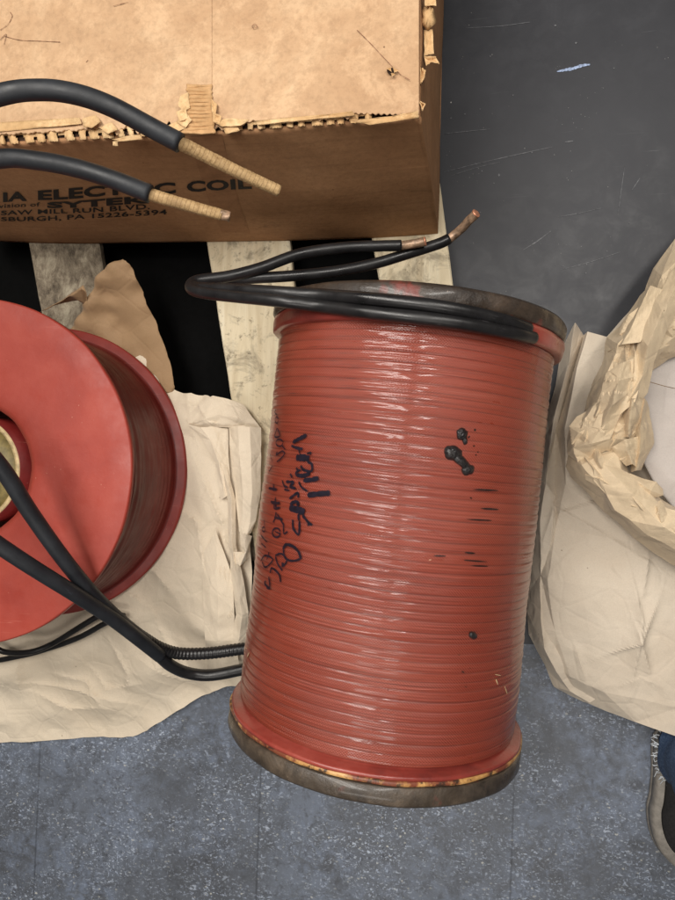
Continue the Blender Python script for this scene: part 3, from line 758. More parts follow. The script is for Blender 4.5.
b = MB(); b.add(*lathe([(.002, BOREr), (LEN-.002, BOREr), (LEN-.002, BOREr+.006), (.002, BOREr+.006)], 96, None, True)); b.build('bore_tube', WIND, coil)
# writing
def strokes_on_coil(strokes, w, name, mat, off=.0022):
    b = MB()
    for ox, oy, sc, st in strokes:
        for pl, ww in st:
            P2 = catmull([(ox+x/sc, oy+y/sc, 0) for x, y in pl], 7)
            P = [coil_hit(p[0], p[1], RB+off) for p in P2]; V = []
            n = len(P)
            for i in range(n):
                t = (P[min(i+1, n-1)]-P[max(i-1, 0)]).normalized(); q = P[i]-A0; nrm = (q-AX*q.dot(AX)).normalized()
                s = t.cross(nrm).normalized()*(w*ww*random.uniform(.7, 1.15)*(.6 if i in (0, n-1) else 1)); V += [P[i]+s, P[i]+nrm*.0003, P[i]-s]
            b.add(V, [(3*i+a, 3*i+a+1, 3*i+a+4, 3*i+a+3) for i in range(n-1) for a in (0, 1)])
    return b.build(name, mat, coil)
def circ(x, y, r, sq=1): return [(x+r*math.cos(a)*sq, y+r*math.sin(a)) for a in np.linspace(0, 6.0, 9)]
SA = [([(425, 300), (375, 325), (320, 355)], 2.2), ([(310, 380), (345, 395), (395, 405)], 1.7), ([(365, 400), (372, 440)], .9), ([(425, 440), (455, 430), (450, 450)], 1), ([(345, 470), (395, 470), (445, 478)], 3.6),
      ([(380, 530), (400, 560), (460, 570), (462, 520), (430, 500)], 1.5), ([(345, 545), (365, 575)], 1.2), ([(350, 600), (400, 605), (450, 585)], 2.2), ([(400, 642), (460, 635), (515, 622)], 2.4),
      ([(365, 650), (385, 690), (430, 722)], 1.3), ([(430, 752), (510, 742), (600, 735)], 2.8), ([(350, 610), (345, 580), (380, 560)], 1.2),
      ([(300, 590), (315, 620)], 1.1), ([(240, 640), (255, 680), (280, 692)], 1.1), ([(270, 650), (325, 655), (300, 685), (342, 702)], 1.5), ([(255, 708), (295, 716)], 1.1),
      ([(295, 777), (355, 735), (362, 770)], 1.5), ([(310, 805), (348, 798), (355, 830)], 1.4), ([(300, 842), (355, 858), (410, 882)], 3.0),
      ([(195, 105), (186, 130), (202, 150)], .8), (circ(200, 188, 24, .5), .8), ([(205, 250), (222, 305), (185, 312), (203, 245)], 1.0), (circ(220, 358, 26), .9), ([(240, 380), (262, 408)], .9),
      ([(205, 425), (196, 450), (240, 420), (258, 440), (232, 475), (200, 500)], 1.0), ([(150, 440), (165, 500)], .6), ([(143, 572), (168, 530)], .9), ([(140, 698), (200, 710)], 1.5), ([(175, 668), (178, 722)], 1.2), ([(155, 800), (212, 812)], 1.5), ([(192, 765), (180, 848), (222, 850)], 1.0)]
SB = [([(235, 95), (298, 98)], 1.5), ([(265, 60), (268, 128), (300, 132)], 1.1), ([(270, 165), (262, 210), (248, 242)], 1.1), ([(258, 205), (320, 222)], 1.6), ([(280, 182), (325, 262)], 1.1), (circ(272, 320, 34, .9), 1.0), ([(325, 245), (328, 325), (356, 312)], 1.0), ([(262, 310), (300, 330)], .8),
      ([(375, 105), (430, 90), (437, 122)], 1.6), ([(370, 132), (430, 150), (485, 165)], 3.8), ([(395, 222), (400, 290), (440, 332), (446, 232)], 1.4), ([(437, 180), (440, 230)], 1.5), ([(468, 190), (515, 245), (542, 264)], 1.5), ([(510, 245), (522, 262)], 2.2),
      ([(320, 445), (345, 410), (400, 425), (440, 468), (458, 520)], 1.7), ([(325, 445), (330, 490), (350, 520), (395, 532), (452, 518)], 1.1), ([(265, 490), (310, 478), (350, 520), (335, 560), (312, 572)], 1.1), ([(265, 498), (280, 550), (316, 606)], 1.1), ([(322, 545), (318, 568)], 2.0),
      ([(180, 225), (185, 268)], .7), (circ(176, 295, 18, .6), .7), ([(158, 342), (200, 392)], .8), ([(160, 400), (192, 432)], .8), ([(155, 532), (188, 490), (245, 522), (190, 580), (165, 540)], 1.0), ([(218, 462), (200, 522)], .9),
      ([(225, 622), (238, 585), (290, 630), (305, 692)], 1.2), ([(215, 650), (222, 732), (185, 702), (192, 680)], 1.2), ([(200, 730), (224, 738)], 1.6), ([(505, 40), (660, 18)], .1)]
strokes_on_coil([(250, 395, 7.5, SA), (240, 490, 7.5, SB)], .00155, 'handwriting', MARK, .0030)
# tar blobs
def blob(px, py, rx, ry, rot, h, seed):
    rng = random.Random(seed); n = 34; rings = 7; V = []
    c = coil_hit(px, py, RB); rad = [1+.12*math.sin(2*a*6.28/n+seed)+.05*math.sin(5*a*6.28/n+seed*2)+rng.uniform(-.035, .035) for a in range(n)]
    V.append(coil_hit(px, py, RB+h))
    for j in range(1, rings+1):
        s = j/rings; hh = h*(1-s**3)*(1+rng.uniform(-.15, .15))+.0008*(1-s)
        for k in range(n):
            a = 6.28318*k/n; x = rx*rad[k]*s*math.cos(a); y = ry*rad[k]*s*math.sin(a)
            X = px+x*math.cos(rot)-y*math.sin(rot); Y = py+x*math.sin(rot)+y*math.cos(rot)
            V.append(coil_hit(X, Y, RB+(hh+rng.uniform(-.0002, .0002) if j < rings else -.001)))
    Fc = [(0, 1+k, 1+(k+1) % n) for k in range(n)]+[(1+(j-1)*n+k, 1+j*n+k, 1+j*n+(k+1) % n, 1+(j-1)*n+(k+1) % n) for j in range(1, rings) for k in range(n)]
    return V, Fc
b = MB()
for a in ((453, 453, 8.5, 9, 0, .006, 1), (461, 461, 11, 5.5, .75, .006, 2), (468, 470, 6, 6, .3, .005, 3)): b.add(*blob(*a))
b.build('tar_blob', TAR, coil)
b = MB(); b.add(*blob(462, 434, 7, 6, .2, .0055, 5)); b.add(*blob(465, 441, 3, 4, .2, .004, 6)); b.build('tar_blob', TAR, coil)
b = MB(); b.add(*blob(473, 635.5, 4.2, 4.2, .2, .004, 7)); b.build('tar_blob', TAR, coil)
b = MB()
rng = random.Random(8)
for a, c, r in ((475, 430, 1.2), (474, 446, .9), (476, 455, .8), (471, 498, .9), (463, 672, 1.1), (466, 687, .8), (470, 668, .6), (404, 777, 1.8), (478, 452, .7), (469, 437, 1.1), (459, 655, .7), (388, 690, .5)):
    MB().add(*blob(a, c, r*1.3, r, rng.uniform(0, 3), .002, rng.randint(1, 99))).build('tar_spot', TAR, coil)
for a, c, l in ((490, 509, 11), (480, 520, 13), (486, 490, 14), (440, 556, 7), (475, 561, 13), (480, 566, 9), (470, 553, 6)):
    MB().add(*blob(a, c, l*.9, .9, .06, .0004, rng.randint(1, 99))).build('tar_streak', TAR, coil)
# pale chips
b = MB()
for a, c, l, r in ((246, 648, 1.2, .2), (248, 655, 3.2, -1.1), (430, 560, 1.2, 0), (498, 675, 3, .2), (506, 690, 5, 1.3), (497, 682, 3, 1.2)):
    MB().add(*blob(a, c, l, .55, r, .0017, int(a))).build('paint_chip', CHIP, coil)

# leads of the main coil
rc = .0098
def hit3(px, py, extra=0.0): return coil_hit(px, py, RF+rc+extra)
pA = [hit3(533, 338, -.012), hit3(512, 333, -.004), hit3(470, 325), hit3(420, 318), hit3(365, 312), hit3(320, 306), W(280, 301, .628), W(240, 297, .607), W(208, 293.5, .585), W(193.5, 290, .568), W(191, 285, .55), W(199, 280.5, .535), W(230, 276, .515), W(262, 267.5, .495), W(300, 254, .47), W(345, 247.5, .447), W(380, 246, .433), W(401, 245.5, .425)]
pB = [hit3(528, 329, -.012), hit3(505, 321, -.004), hit3(465, 311.5), hit3(420, 304), hit3(365, 298.5), hit3(320, 295), W(280, 292.5, .62), W(240, 290, .60), W(206, 288.5, .572), W(194.5, 287, .553), W(193, 284.8, .532), W(204, 282, .515), W(240, 279, .495), W(290, 276, .465), W(335, 271.5, .44), W(375, 263.5, .42), W(410, 253, .405), W(438, 244, .395), W(449, 239, .392)]
for P, ptip in ((pA, [(401, 245.5, .425), (410, 244.5, .424), (425, 241.5, .426)]), (pB, [(449, 239, .392), (459, 231, .398), (476, 213.5, .425)])):
    pth = resample(catmull(P, 8), .004)
    b = MB(); b.add(*tube(pth, rc, 20)); ld = b.build('lead_cable', CABLED, coil)
    t = resample(catmull([tuple(W(*q)) for q in ptip], 8), .003)
    b = MB(); b.add(*tube(t, .0078, 18, rfun=lambda s, a: 1+.05*math.sin(a*5+s*200))); b.build('bare_conductor', BARE, ld)
    d = t[-1]-t[-2]; d /= np.linalg.norm(d)
    b = MB(); b.add(*tube([t[-1]-d*.001, t[-1]+d*.0012, t[-1]+d*.002], [.0082, .0082, .0066], 18)); b.build('copper_end', COPPER, ld)
# black varnish pooled where the leads enter
b = MB(); b.add(*blob(519, 331, 20, 7, .2, .0150, 31)); b.add(*blob(500, 327, 22, 8, .18, .0145, 33)); b.build('varnish_pool', mat_simple('pooled_black_varnish', (34, 30, 28), .25, .4, scale=90, bump=.8), coil)

# ------------------------------------------------------------------ left coil (stands upright on the paper)
cb = Vector((-.9603, -.0217, .150)); ct = cb+Vector((0.03664,0.01535, 1)).normalized()*0.29
lax = (ct-cb).normalized(); lL = (ct-cb).length
le1 = Vector((1, 0, 0)); le1 = (le1-lax*le1.dot(lax)).normalized(); le2 = lax.cross(le1)
FR = (cb, lax, le1, le2)
lc = thing('wire_coil', 'red coil standing upright on brown paper, smooth round flange facing up', 'coil', cb, 'red coils on the pallet')
RL = .344; HB = .135
b = MB(); b.add(*lathe([(0, .13), (0, RL-.002), (.003, RL), (.010, RL), (.013, RL-.003), (.014, .13)], 200, wob(.0006, 3, 7, 2), True, FR)); b.build('lower_flange', mat_red('dull_red_paint', (136, 46, 38), (112, 36, 30), (152, 58, 48), .5, coat=.05), lc, label='dull red lower flange')
tp = [(lL-.014, HB), (lL-.014, RL-.003), (lL-.011, RL), (lL-.004, RL), (lL-.001, RL-.0015), (lL, RL-.004), (lL, RL-.05), (lL, HB+.03), (lL+.0005, HB+.012), (lL-.003, HB)]
b = MB(); b.add(*lathe(tp, 220, wob(.0007, 2, 9, 1), True, FR)); b.build('top_flange', RED, lc, label='bright red smooth top flange')
rr = RL-.026; prof = [(.014, rr+.006)]
for i in range(1, 120):
    t = .014+(lL-.028)*i/120; f = (i % 17)/17
    r = rr+(.008 if t > lL*.66 else 0.0)-.0008*f+.0005*math.sin(i*.7)+.0006*math.sin(i*.23)
    if t > lL-.05: r -= .006
    prof.append((t, r))
b = MB(); b.add(*lathe(prof, 220, wob(.0006, 2, 5, 3), False, FR)); b.build('winding', WIND, lc)
b = MB(); b.add(*lathe([(.01, HB), (lL-.004, HB)], 120, None, False, FR)); b.build('bore_wall', mat_red('dark_red_bore', (118, 32, 30), (96, 26, 24), (132, 44, 38), .4), lc)
b = MB(); b.add(*lathe([(.002, .109), (lL-.008, .109), (lL-.008, .1081), (.002, .1081)], 120, None, True, FR)); b.build('bore_tube', bpy.data.materials['dark_red_bore'], lc)
b = MB(); b.add(*lathe([(.002, .100), (.002, .108), (lL-.006, .108), (lL-.006, .100)], 120, None, True, FR)); b.build('bore_liner', LINER, lc)
b = MB(); b.add(*lathe([(.0, .001), (.0, .099), (lL-.03, .099), (lL-.03, .001)], 96, None, True, FR)); b.build('bore_core', OLIVE, lc)
# thin leads of the left coil
for pts in ([(128, 626, .15), (112, 622, .145), (104, 624, .14), (80, 637, .13), (50, 648, .12), (20, 656, .12), (-20, 661, .12), (-80, 650, .13)], [(124, 616, .155), (108, 612, .15), (98, 616, .15), (75, 630, .145), (52, 644, .14), (30, 652, .15), (5, 652, .15), (-12, 644, .16), (-40, 636, .17), (-80, 630, .18)]):
    b = MB(); b.add(*tube(resample(catmull([tuple(W(*q)) for q in pts], 8), .004), .0068, 16)); b.build('lead_cable', CABLED, lc)

# ------------------------------------------------------------------ thick cables, out of frame loop on the left
def cable(name, label, tip, body, entry, loc, tipend):
    t = thing(name, label, 'cable', loc, 'thick black cables with tan wrapped ends')
    pth = resample(catmull([tuple(W(*q)) for q in body], 10), .006)
    n = len(pth); b = MB(); b.add(*tube(pth, .0138, 24)); b.build('rubber_sheath', CABLE, t)
    tp = resample(catmull([tuple(W(*q)) for q in tip], 8), .003)
    r = np.linspace(.0098, .0088, len(tp))
    b = MB(); b.add(*tube(tp, r, 20, rfun=lambda s, a: 1+.035*(((s/.0065+a/6.283) % 1)-.5)*2)); b.build('cloth_wrapped_end', CLOTH, t)
    if tipend:
        b = MB(); b.add(*tube(resample([tuple(W(*q)) for q in tipend], .002), .0078, 14, rfun=lambda s, a: 1+.12*math.sin(a*3+s*300))); b.build('bare_end', BARE, t)
    return t
loopA = [(180, 143, .72), (150, 127, .73), (110, 106, .755), (75, 94, .775), (40, 90, .79), (0, 95, .80), (-60, 118, .82), (-150, 190, .84), (-220, 310, .83), (-180, 380, .78), (-90, 400, .72), (-40, 425, .68), (0, 466, .63), (30, 512, .575), (62, 557, .52), (95, 597, .45), (125, 625, .37), (145, 640, .32)]
loopB = [(150, 194, .66), (120, 182, .67), (80, 169, .685), (40, 161, .70), (0, 159, .715), (-60, 175, .74), (-150, 250, .77), (-230, 380, .78), (-200, 470, .74), (-120, 490, .70), (-50, 512, .66), (0, 546, .61), (35, 569, .565), (75, 594, .50), (110, 617, .42), (140, 640, .35), (160, 656, .29)]
ca = cable('power_cable', 'thick black cable with tan cloth wrapped end slanting over the box edge, upper one', [(176, 141, .718), (200, 153, .69), (240, 173, .655), (279, 191, .62)], loopA, None, W(150, 127, .73), None)
cb2 = cable('power_cable', 'thick black cable with shorter tan wrapped end over the printed box front, lower one', [(145, 193, .657), (175, 202, .64), (205, 210.5, .62), (222, 215, .61)], loopB, None, W(120, 182, .67), [(220, 214, .612), (226, 216, .608), (230, 217, .606)])
b = MB(); b.add(*tube(resample(catmull([tuple(W(*q)) for q in [(140, 636, .33), (160, 648, .285), (180, 653.5, .25), (210, 653, .225), (245, 648.5, .21), (290, 645, .20)]], 10), .002), .0128, 20, rfun=lambda s, a: 1+.05*math.sin(s*2*math.pi/.0085))); b.build('ribbed_sleeve', CABLED, ca)
b = MB(); b.add(*tube(resample(catmull([tuple(W(*q)) for q in [(156, 652, .30), (170, 665, .255), (188, 673, .215), (212, 675, .195), (245, 669, .185), (290, 660, .18)]], 10), .004), .0128, 20)); b.build('cable_tail', CABLED, cb2)

# ------------------------------------------------------------------ paper under the left coil
rng = random.Random(21)
ob = []
outl = [(60, 340, .135), (85, 330, .135), (120, 335, .135), (150, 345, .135), (163, 352, .135), (172, 388, .135), (195, 394, .15), (212, 398, .16), (228, 420, .15), (240, 470, .14), (250, 540, .13), (250, 600, .12), (246, 640, .10), (246, 679, .05), (222, 688, .035), (195, 700, .025), (160, 722, .02), (132, 737, .012), (95, 738, .014), (50, 741, .012), (0, 742, .012), (-120, 745, .012), (-300, 690, .02), (-420, 500, .13), (-300, 330, .135), (-100, 290, .135), (0, 310, .135)]
ctrl = [(100, 350, .135), (0, 400, .13), (-100, 450, .13), (60, 480, .13), (150, 500, .133), (170, 560, .135), (120, 600, .13), (60, 640, .10), (0, 660, .09), (-100, 650, .09), (150, 660, .09), (100, 690, .05), (50, 700, .04), (0, 710, .035), (200, 560, .137), (205, 620, .12), (200, 660, .09), (180, 450, .14), (210, 500, .14), (-200, 450, .13), (100, 430, .13)]
deck = lambda X, Y: np.where(Y > YL-.01, .1235, .006)
cbx, cby = cb.x, cb.y
def wt(X, Y): return np.clip((np.hypot(X-cbx, Y-cby)-.29)/.07, .05, 1.0)
P, Fc = sheet(outl, ctrl, .0058, rng, [(90, .011, (1, 1)), (400, .0045, (1, 1)), (2200, .0013, (1, 1))], deck, wt)
msk = np.hypot(P[:, 0]-cbx, P[:, 1]-cby) < .325
P[msk, 2] = np.minimum(P[msk, 2], .143)
lp = MB()
def addnet(mb, rows, sub=8, crum=.003, n=40, fine=.0008):
    P, Fc = net(rows, sub, rng, crum, n, fine=fine); mb.add(P, Fc)
def crease(Pa, lines, h, wd, zs=ZP):
    for li, pl in enumerate(lines):
        L = np.array([tuple(W(a, c, zs))[:2] for a, c in pl]); best = np.full(len(Pa), 9.); sg = np.ones(len(Pa)); tt = np.zeros(len(Pa))
        for q in range(len(L)-1):
            a, d = L[q], L[q+1]-L[q]; t = np.clip(((Pa[:, :2]-a)@d)/(d@d), 0, 1); r = Pa[:, :2]-a-t[:, None]*d
            dist = np.hypot(r[:, 0], r[:, 1]); m = dist < best; best[m] = dist[m]; sg[m] = np.sign(d[0]*r[m, 1]-d[1]*r[m, 0]); tt[m] = (q+t[m])/(len(L)-1)
        w_ = np.where(sg > 0, wd, wd*2.6); Pa[:, 2] += h*(1 if li % 3 else .7)*np.exp(-best/w_)*np.sin(np.pi*np.clip(tt, .06, .94))
    return Pa
P = crease(P, [[(120, 590), (138, 596), (152, 612)], [(128, 560), (158, 570), (176, 600)], [(170, 500), (200, 520), (214, 600), (210, 665)], [(60, 650), (90, 700), (140, 690)], [(100, 640), (118, 680), (112, 706)], [(10, 700), (50, 722), (90, 720)], [(14, 650), (2, 705)], [(190, 440), (225, 520), (232, 600)], [(168, 470), (176, 520), (166, 560)], [(146, 590), (158, 640), (190, 690)], [(30, 680), (70, 690), (88, 725)], [(176, 400), (215, 412), (250, 408)], [(120, 655), (170, 690), (200, 690)], [(0, 690), (60, 700), (120, 720)], [(150, 420), (170, 440), (180, 470)]], .010, .007)
lp.add(P, Fc)
fl2 = MB()
# cap fold and long strips on the right edge
addnet(lp, [[(186, 420, .150), (199, 405, .165), (213, 396, .17), (228, 399, .165), (243, 404, .155)], [(189, 424, .16), (205, 420, .18), (218, 415, .185), (238, 418, .18), (259, 425, .155)], [(190, 427, .15), (205, 427, .165), (220, 427, .17), (238, 427, .165), (261, 428, .15)]], 8)
addnet(lp, [[(188, 424, .165), (200, 427, .175), (212, 427, .17), (228, 428, .155)], [(202, 438, .16), (210, 440, .172), (218, 442, .165), (229, 440, .15)], [(215, 462, .155), (219, 463, .165), (222, 460, .16), (229, 455, .15)], [(221, 500, .15), (225, 498, .155), (229, 495, .15), (232, 492, .145)]], 8)
addnet(lp, [[(229, 426, .16), (238, 426, .178), (250, 427, .178), (261, 428, .16)], [(231, 455, .155), (240, 455, .175), (251, 456, .175), (261, 460, .155)], [(235, 490, .15), (243, 492, .168), (252, 494, .168), (260, 496, .15)], [(238, 520, .15), (243, 522, .16), (250, 523, .16), (256, 520, .148)], [(240, 532, .155), (244, 534, .165), (247, 535, .165), (251, 533, .15)]], 8, .002)
addnet(lp, [[(216, 460, .15), (221, 462, .165), (227, 466, .155)], [(228, 500, .15), (231, 498, .162), (235, 500, .152)], [(229, 540, .148), (232, 542, .16), (236, 545, .15)], [(231, 575, .145), (236, 577, .158), (243, 580, .146)], [(236, 615, .135), (242, 615, .15), (248, 612, .14)], [(228, 645, .12), (238, 648, .135), (246, 645, .12)]], 8, .002)
addnet(lp, [[(240, 532, .158), (245, 534, .17), (252, 536, .152)], [(243, 555, .152), (246, 552, .165), (250, 545, .15)], [(232, 560, .148), (240, 566, .16), (246, 560, .15)], [(226, 540, .148), (233, 552, .158), (242, 552, .152)]], 7, .002)
addnet(lp, [[(200, 560, .14), (216, 530, .152), (232, 575, .145)], [(203, 600, .135), (218, 595, .15), (234, 610, .14)], [(206, 640, .12), (218, 640, .138), (235, 640, .125)], [(208, 672, .08), (222, 670, .1), (240, 668, .08)]], 10, .003)
o = mesh('kraft_paper', lp.V, lp.F, PAPERL, smooth=False, base=(cb.x, cb.y, ZP)); thick(o, .0007)
def _al(pts): return [pts[i] for i in range(len(pts))]
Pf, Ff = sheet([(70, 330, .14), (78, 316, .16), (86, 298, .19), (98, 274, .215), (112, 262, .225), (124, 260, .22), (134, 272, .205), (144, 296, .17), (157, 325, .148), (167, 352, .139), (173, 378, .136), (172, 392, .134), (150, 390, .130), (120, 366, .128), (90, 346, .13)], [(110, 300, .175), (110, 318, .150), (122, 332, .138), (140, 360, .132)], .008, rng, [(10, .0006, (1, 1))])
fo = mesh('upturned_flap', Pf, Ff, mat_paper('shaded_kraft_flap', (158, 128, 94), (172, 140, 106)), o, label='kraft paper flap curling up beside the box, shade painted into its colour'); thick(fo, .001)  # darker kraft colour carries the shade that falls on this flap
Pf, Ff = net([[(40, 312, .17), (52, 306, .18), (66, 302, .175)], [(56, 304, .19), (70, 296, .215), (82, 300, .18)], [(72, 293, .20), (80, 288, .225), (86, 305, .18)], [(83, 285, .2), (86, 292, .205), (88, 312, .17)]], 8, rng, .002, 20); thick(mesh('upturned_flap', Pf, Ff, bpy.data.materials['shaded_kraft_flap'], o), .001)
o['label'] = 'crumpled brown kraft paper spread under the upright red coil and over the pallet'; o['category'] = 'paper'

# ------------------------------------------------------------------ paper bundle on the right
rng = random.Random(5)
pb = thing('paper_bundle', 'bundle of pale kraft paper with thick rolled crumpled rim on the dark floor', 'paper', W(720, 480, .004))
sk = MB()
rows = [[(562, 350, .05), (575, 323, .12), (584, 336, .07), (588, 332, .13), (606, 337, .12), (640, 300, .10), (760, 230, .10), (900, 260, .05)],
        [(556, 385, .04), (570, 360, .11), (572, 375, .06), (577, 368, .13), (603, 372, .125), (650, 350, .10), (760, 300, .12), (920, 330, .05)],
        [(542, 430, .03), (554, 415, .10), (556, 430, .05), (565, 428, .12), (590, 430, .12), (650, 410, .12), (760, 380, .13), (930, 400, .05)],
        [(534, 480, .03), (546, 475, .08), (555, 480, .07), (566, 484, .10), (605, 490, .10), (660, 480, .12), (760, 470, .13), (930, 470, .05)],
        [(529, 530, .025), (540, 520, .08), (556, 528, .08), (590, 535, .10), (640, 545, .115), (690, 545, .12), (760, 540, .13), (920, 540, .05)],
        [(525, 590, .02), (541, 575, .08), (548, 580, .10), (580, 585, .12), (625, 590, .125), (680, 595, .13), (760, 600, .13), (900, 600, .05)],
        [(529, 635, .02), (543, 630, .085), (555, 632, .095), (590, 640, .11), (632, 645, .12), (680, 650, .125), (760, 640, .12), (880, 640, .05)],
        [(548, 670, .015), (556, 665, .06), (570, 676, .075), (604, 692, .09), (635, 698, .105), (678, 708, .115), (740, 690, .115), (860, 670, .05)],
        [(553, 684, .008), (562, 688, .015), (578, 699, .03), (606, 711, .05), (636, 722, .08), (677, 736, .108), (740, 706, .11), (850, 690, .05)]]
P, Fc = net(rows, 26, rng, .0050, 160, fine=.0016)
P = crease(P, [[(540, 560), (556, 507), (600, 532), (665, 572)], [(556, 505), (551, 560)], [(632, 618), (652, 680)], [(650, 545), (640, 600)], [(536, 470), (560, 500)], [(660, 590), (640, 640), (600, 660)], [(574, 640), (590, 690)], [(540, 400), (552, 440), (545, 500)], [(628, 560), (640, 620), (632, 700)]], .011, .006, .12); sk.add(P, Fc)
# turned hem along the lower left edge
P, Fc = net([[(536, 540, .04), (543, 545, .07), (549, 556, .06)], [(529, 580, .03), (540, 585, .08), (548, 575, .07)], [(528, 612, .03), (541, 618, .085), (550, 612, .07)], [(534, 640, .03), (545, 650, .09), (556, 640, .08)], [(546, 668, .02), (556, 672, .075), (566, 660, .075)], [(554, 686, .012), (570, 690, .05), (578, 680, .06)], [(584, 701, .02), (590, 702, .055), (596, 698, .06)]], 8, rng, .004, 50); sk.add(P, Fc)
skirt = sk.build('skirt_sheet', PAPERW, pb, smooth=False); thick(skirt, .0008)
inn = MB()
rows = []
for j in range(7):
    t = j/6; rows.append([(735+(-105+210*i/6)*(math.cos((t-.5)*2.2)), 415+(-110+220*t), .20+.006*math.sin(i*2.1+j)) for i in range(7)])
P, Fc = net(rows, 10, rng, .0018, 25, fine=.0006); inn.add(P, Fc)
thick(inn.build('inner_sheet', mat_paper('whitish_paper', (186, 177, 170), (198, 190, 184)), pb), .0008)
rm = MB()
# upper strand: top right down to the crack
up = [[(790, 130, .24), (800, 145, .29), (805, 160, .31), (812, 180, .29), (818, 200, .24)],
      [(725, 180, .24), (737, 192, .29), (748, 210, .31), (757, 235, .29), (768, 262, .23)],
      [(676, 238, .23), (690, 250, .29), (702, 272, .31), (712, 300, .28), (722, 330, .22)],
      [(655, 268, .22), (664, 276, .285), (674, 296, .31), (688, 324, .28), (700, 345, .22)],
      [(643, 300, .22), (652, 300, .28), (662, 315, .31), (672, 338, .28), (684, 352, .22)],
      [(621, 324, .22), (637, 326, .28), (650, 340, .30), (656, 352, .285), (668, 359, .22)],
      [(607, 338, .22), (618, 345, .285), (634, 366, .27), (646, 362, .30), (652, 372, .22)],
      [(602, 366, .22), (613, 362, .27), (628, 372, .30), (641, 380, .285), (650, 386, .22)],
      [(590, 394, .22), (604, 388, .28), (618, 395, .29), (634, 402, .30), (645, 396, .22)],
      [(585, 412, .21), (598, 402, .27), (608, 416, .30), (620, 415, .285), (626, 412, .22)],
      [(570, 424, .21), (584, 418, .27), (600, 428, .295), (615, 430, .28), (621, 424, .22)],
      [(567, 440, .21), (574, 448, .265), (592, 444, .295), (610, 440, .285), (620, 440, .23)],
      [(568, 455, .22), (577, 462, .25), (592, 457, .262), (608, 450, .262), (621, 446, .24)]]
P, Fc = net(up, 9, rng, .0065, 330, fine=.0020); rm.add(P, Fc)
lo = [[(568, 456, .20), (578, 454, .23), (596, 450, .24), (612, 446, .24), (628, 444, .22)],
      [(566, 466, .20), (582, 465, .262), (600, 458, .272), (618, 453, .268), (626, 462, .22)],
      [(573, 478, .20), (590, 474, .27), (606, 466, .285), (622, 468, .27), (632, 476, .21)],
      [(590, 495, .20), (604, 487, .275), (622, 482, .29), (640, 482, .275), (650, 488, .21)],
      [(605, 511, .20), (616, 510, .27), (632, 494, .295), (648, 492, .275), (660, 498, .21)],
      [(622, 524, .20), (632, 520, .275), (646, 508, .29), (660, 505, .275), (674, 506, .21)],
      [(634, 537, .20), (648, 534, .265), (664, 526, .295), (680, 512, .28), (694, 510, .21)],
      [(652, 551, .20), (668, 544, .27), (684, 538, .29), (700, 530, .275), (716, 516, .21)],
      [(677, 566, .20), (694, 560, .265), (706, 548, .29), (722, 535, .275), (736, 520, .21)],
      [(730, 585, .20), (738, 572, .27), (746, 555, .29), (756, 540, .275), (764, 520, .21)],
      [(810, 580, .20), (812, 565, .27), (815, 550, .29), (815, 535, .275), (812, 515, .21)],
      [(890, 530, .20), (880, 520, .27), (872, 505, .29), (860, 495, .275), (845, 480, .21)],
      [(925, 430, .20), (910, 425, .27), (900, 420, .29), (885, 415, .275), (865, 410, .21)],
      [(915, 290, .20), (900, 300, .27), (890, 305, .29), (875, 310, .275), (855, 315, .21)],
      [(870, 180, .20), (860, 195, .27), (850, 210, .29), (840, 225, .275), (830, 245, .21)],
      [(790, 120, .20), (795, 140, .27), (800, 160, .29), (805, 185, .275), (815, 210, .21)]]
P, Fc = net(lo, 9, rng, .0065, 330, fine=.0020); rm.add(P, Fc)
# many small overlapping folds pressed along the rim
cl = [(735, 215, .31), (700, 268, .31), (678, 300, .31), (660, 325, .305), (634, 360, .30), (620, 395, .30), (604, 425, .29), (594, 450, .28), (602, 472, .28), (622, 484, .285), (640, 500, .29), (664, 522, .29), (690, 540, .285), (730, 556, .28)]
for q in range(34):
    i = rng.uniform(0, len(cl)-1.01); k = int(i); f = i-k
    c = [cl[k][j]*(1-f)+cl[k+1][j]*f for j in range(3)]; dx, dy = cl[k+1][0]-cl[k][0], cl[k+1][1]-cl[k][1]; L = math.hypot(dx, dy); dx /= L; dy /= L
    a0_ = rng.uniform(-.5, .5); dx, dy = dx*math.cos(a0_)-dy*math.sin(a0_), dx*math.sin(a0_)+dy*math.cos(a0_)
    off = rng.uniform(-20, 20); c[0] += -dy*off; c[1] += dx*off; hl = rng.uniform(12, 30); hw = rng.uniform(6, 13); zb = c[2]-abs(off)*.0011
    tl = rng.uniform(-.010, .010)
    def pt(u, v, z): return (c[0]+dx*hl*u-dy*hw*v, c[1]+dy*hl*u+dx*hw*v, zb+z)
    j_ = lambda: rng.uniform(-.25, .25)
    P, Fc = net([[pt(-1+j_(), -.6+j_(), -.020), pt(-1.1, 0, -.010), pt(-.9+j_(), .6, -.022)], [pt(-.4, -1+j_(), -.008+tl), pt(-.3+j_(), j_(), .010), pt(-.2, 1+j_(), -.008-tl)], [pt(.4+j_(), -1, -.006+tl), pt(.4, j_(), .010), pt(.5, 1, -.010-tl)], [pt(1, -.5+j_(), -.020), pt(1.15, 0, -.012), pt(.9+j_(), .5, -.022)]], 6, rng, .0016, 16, fine=.0006); rm.add(P, Fc)
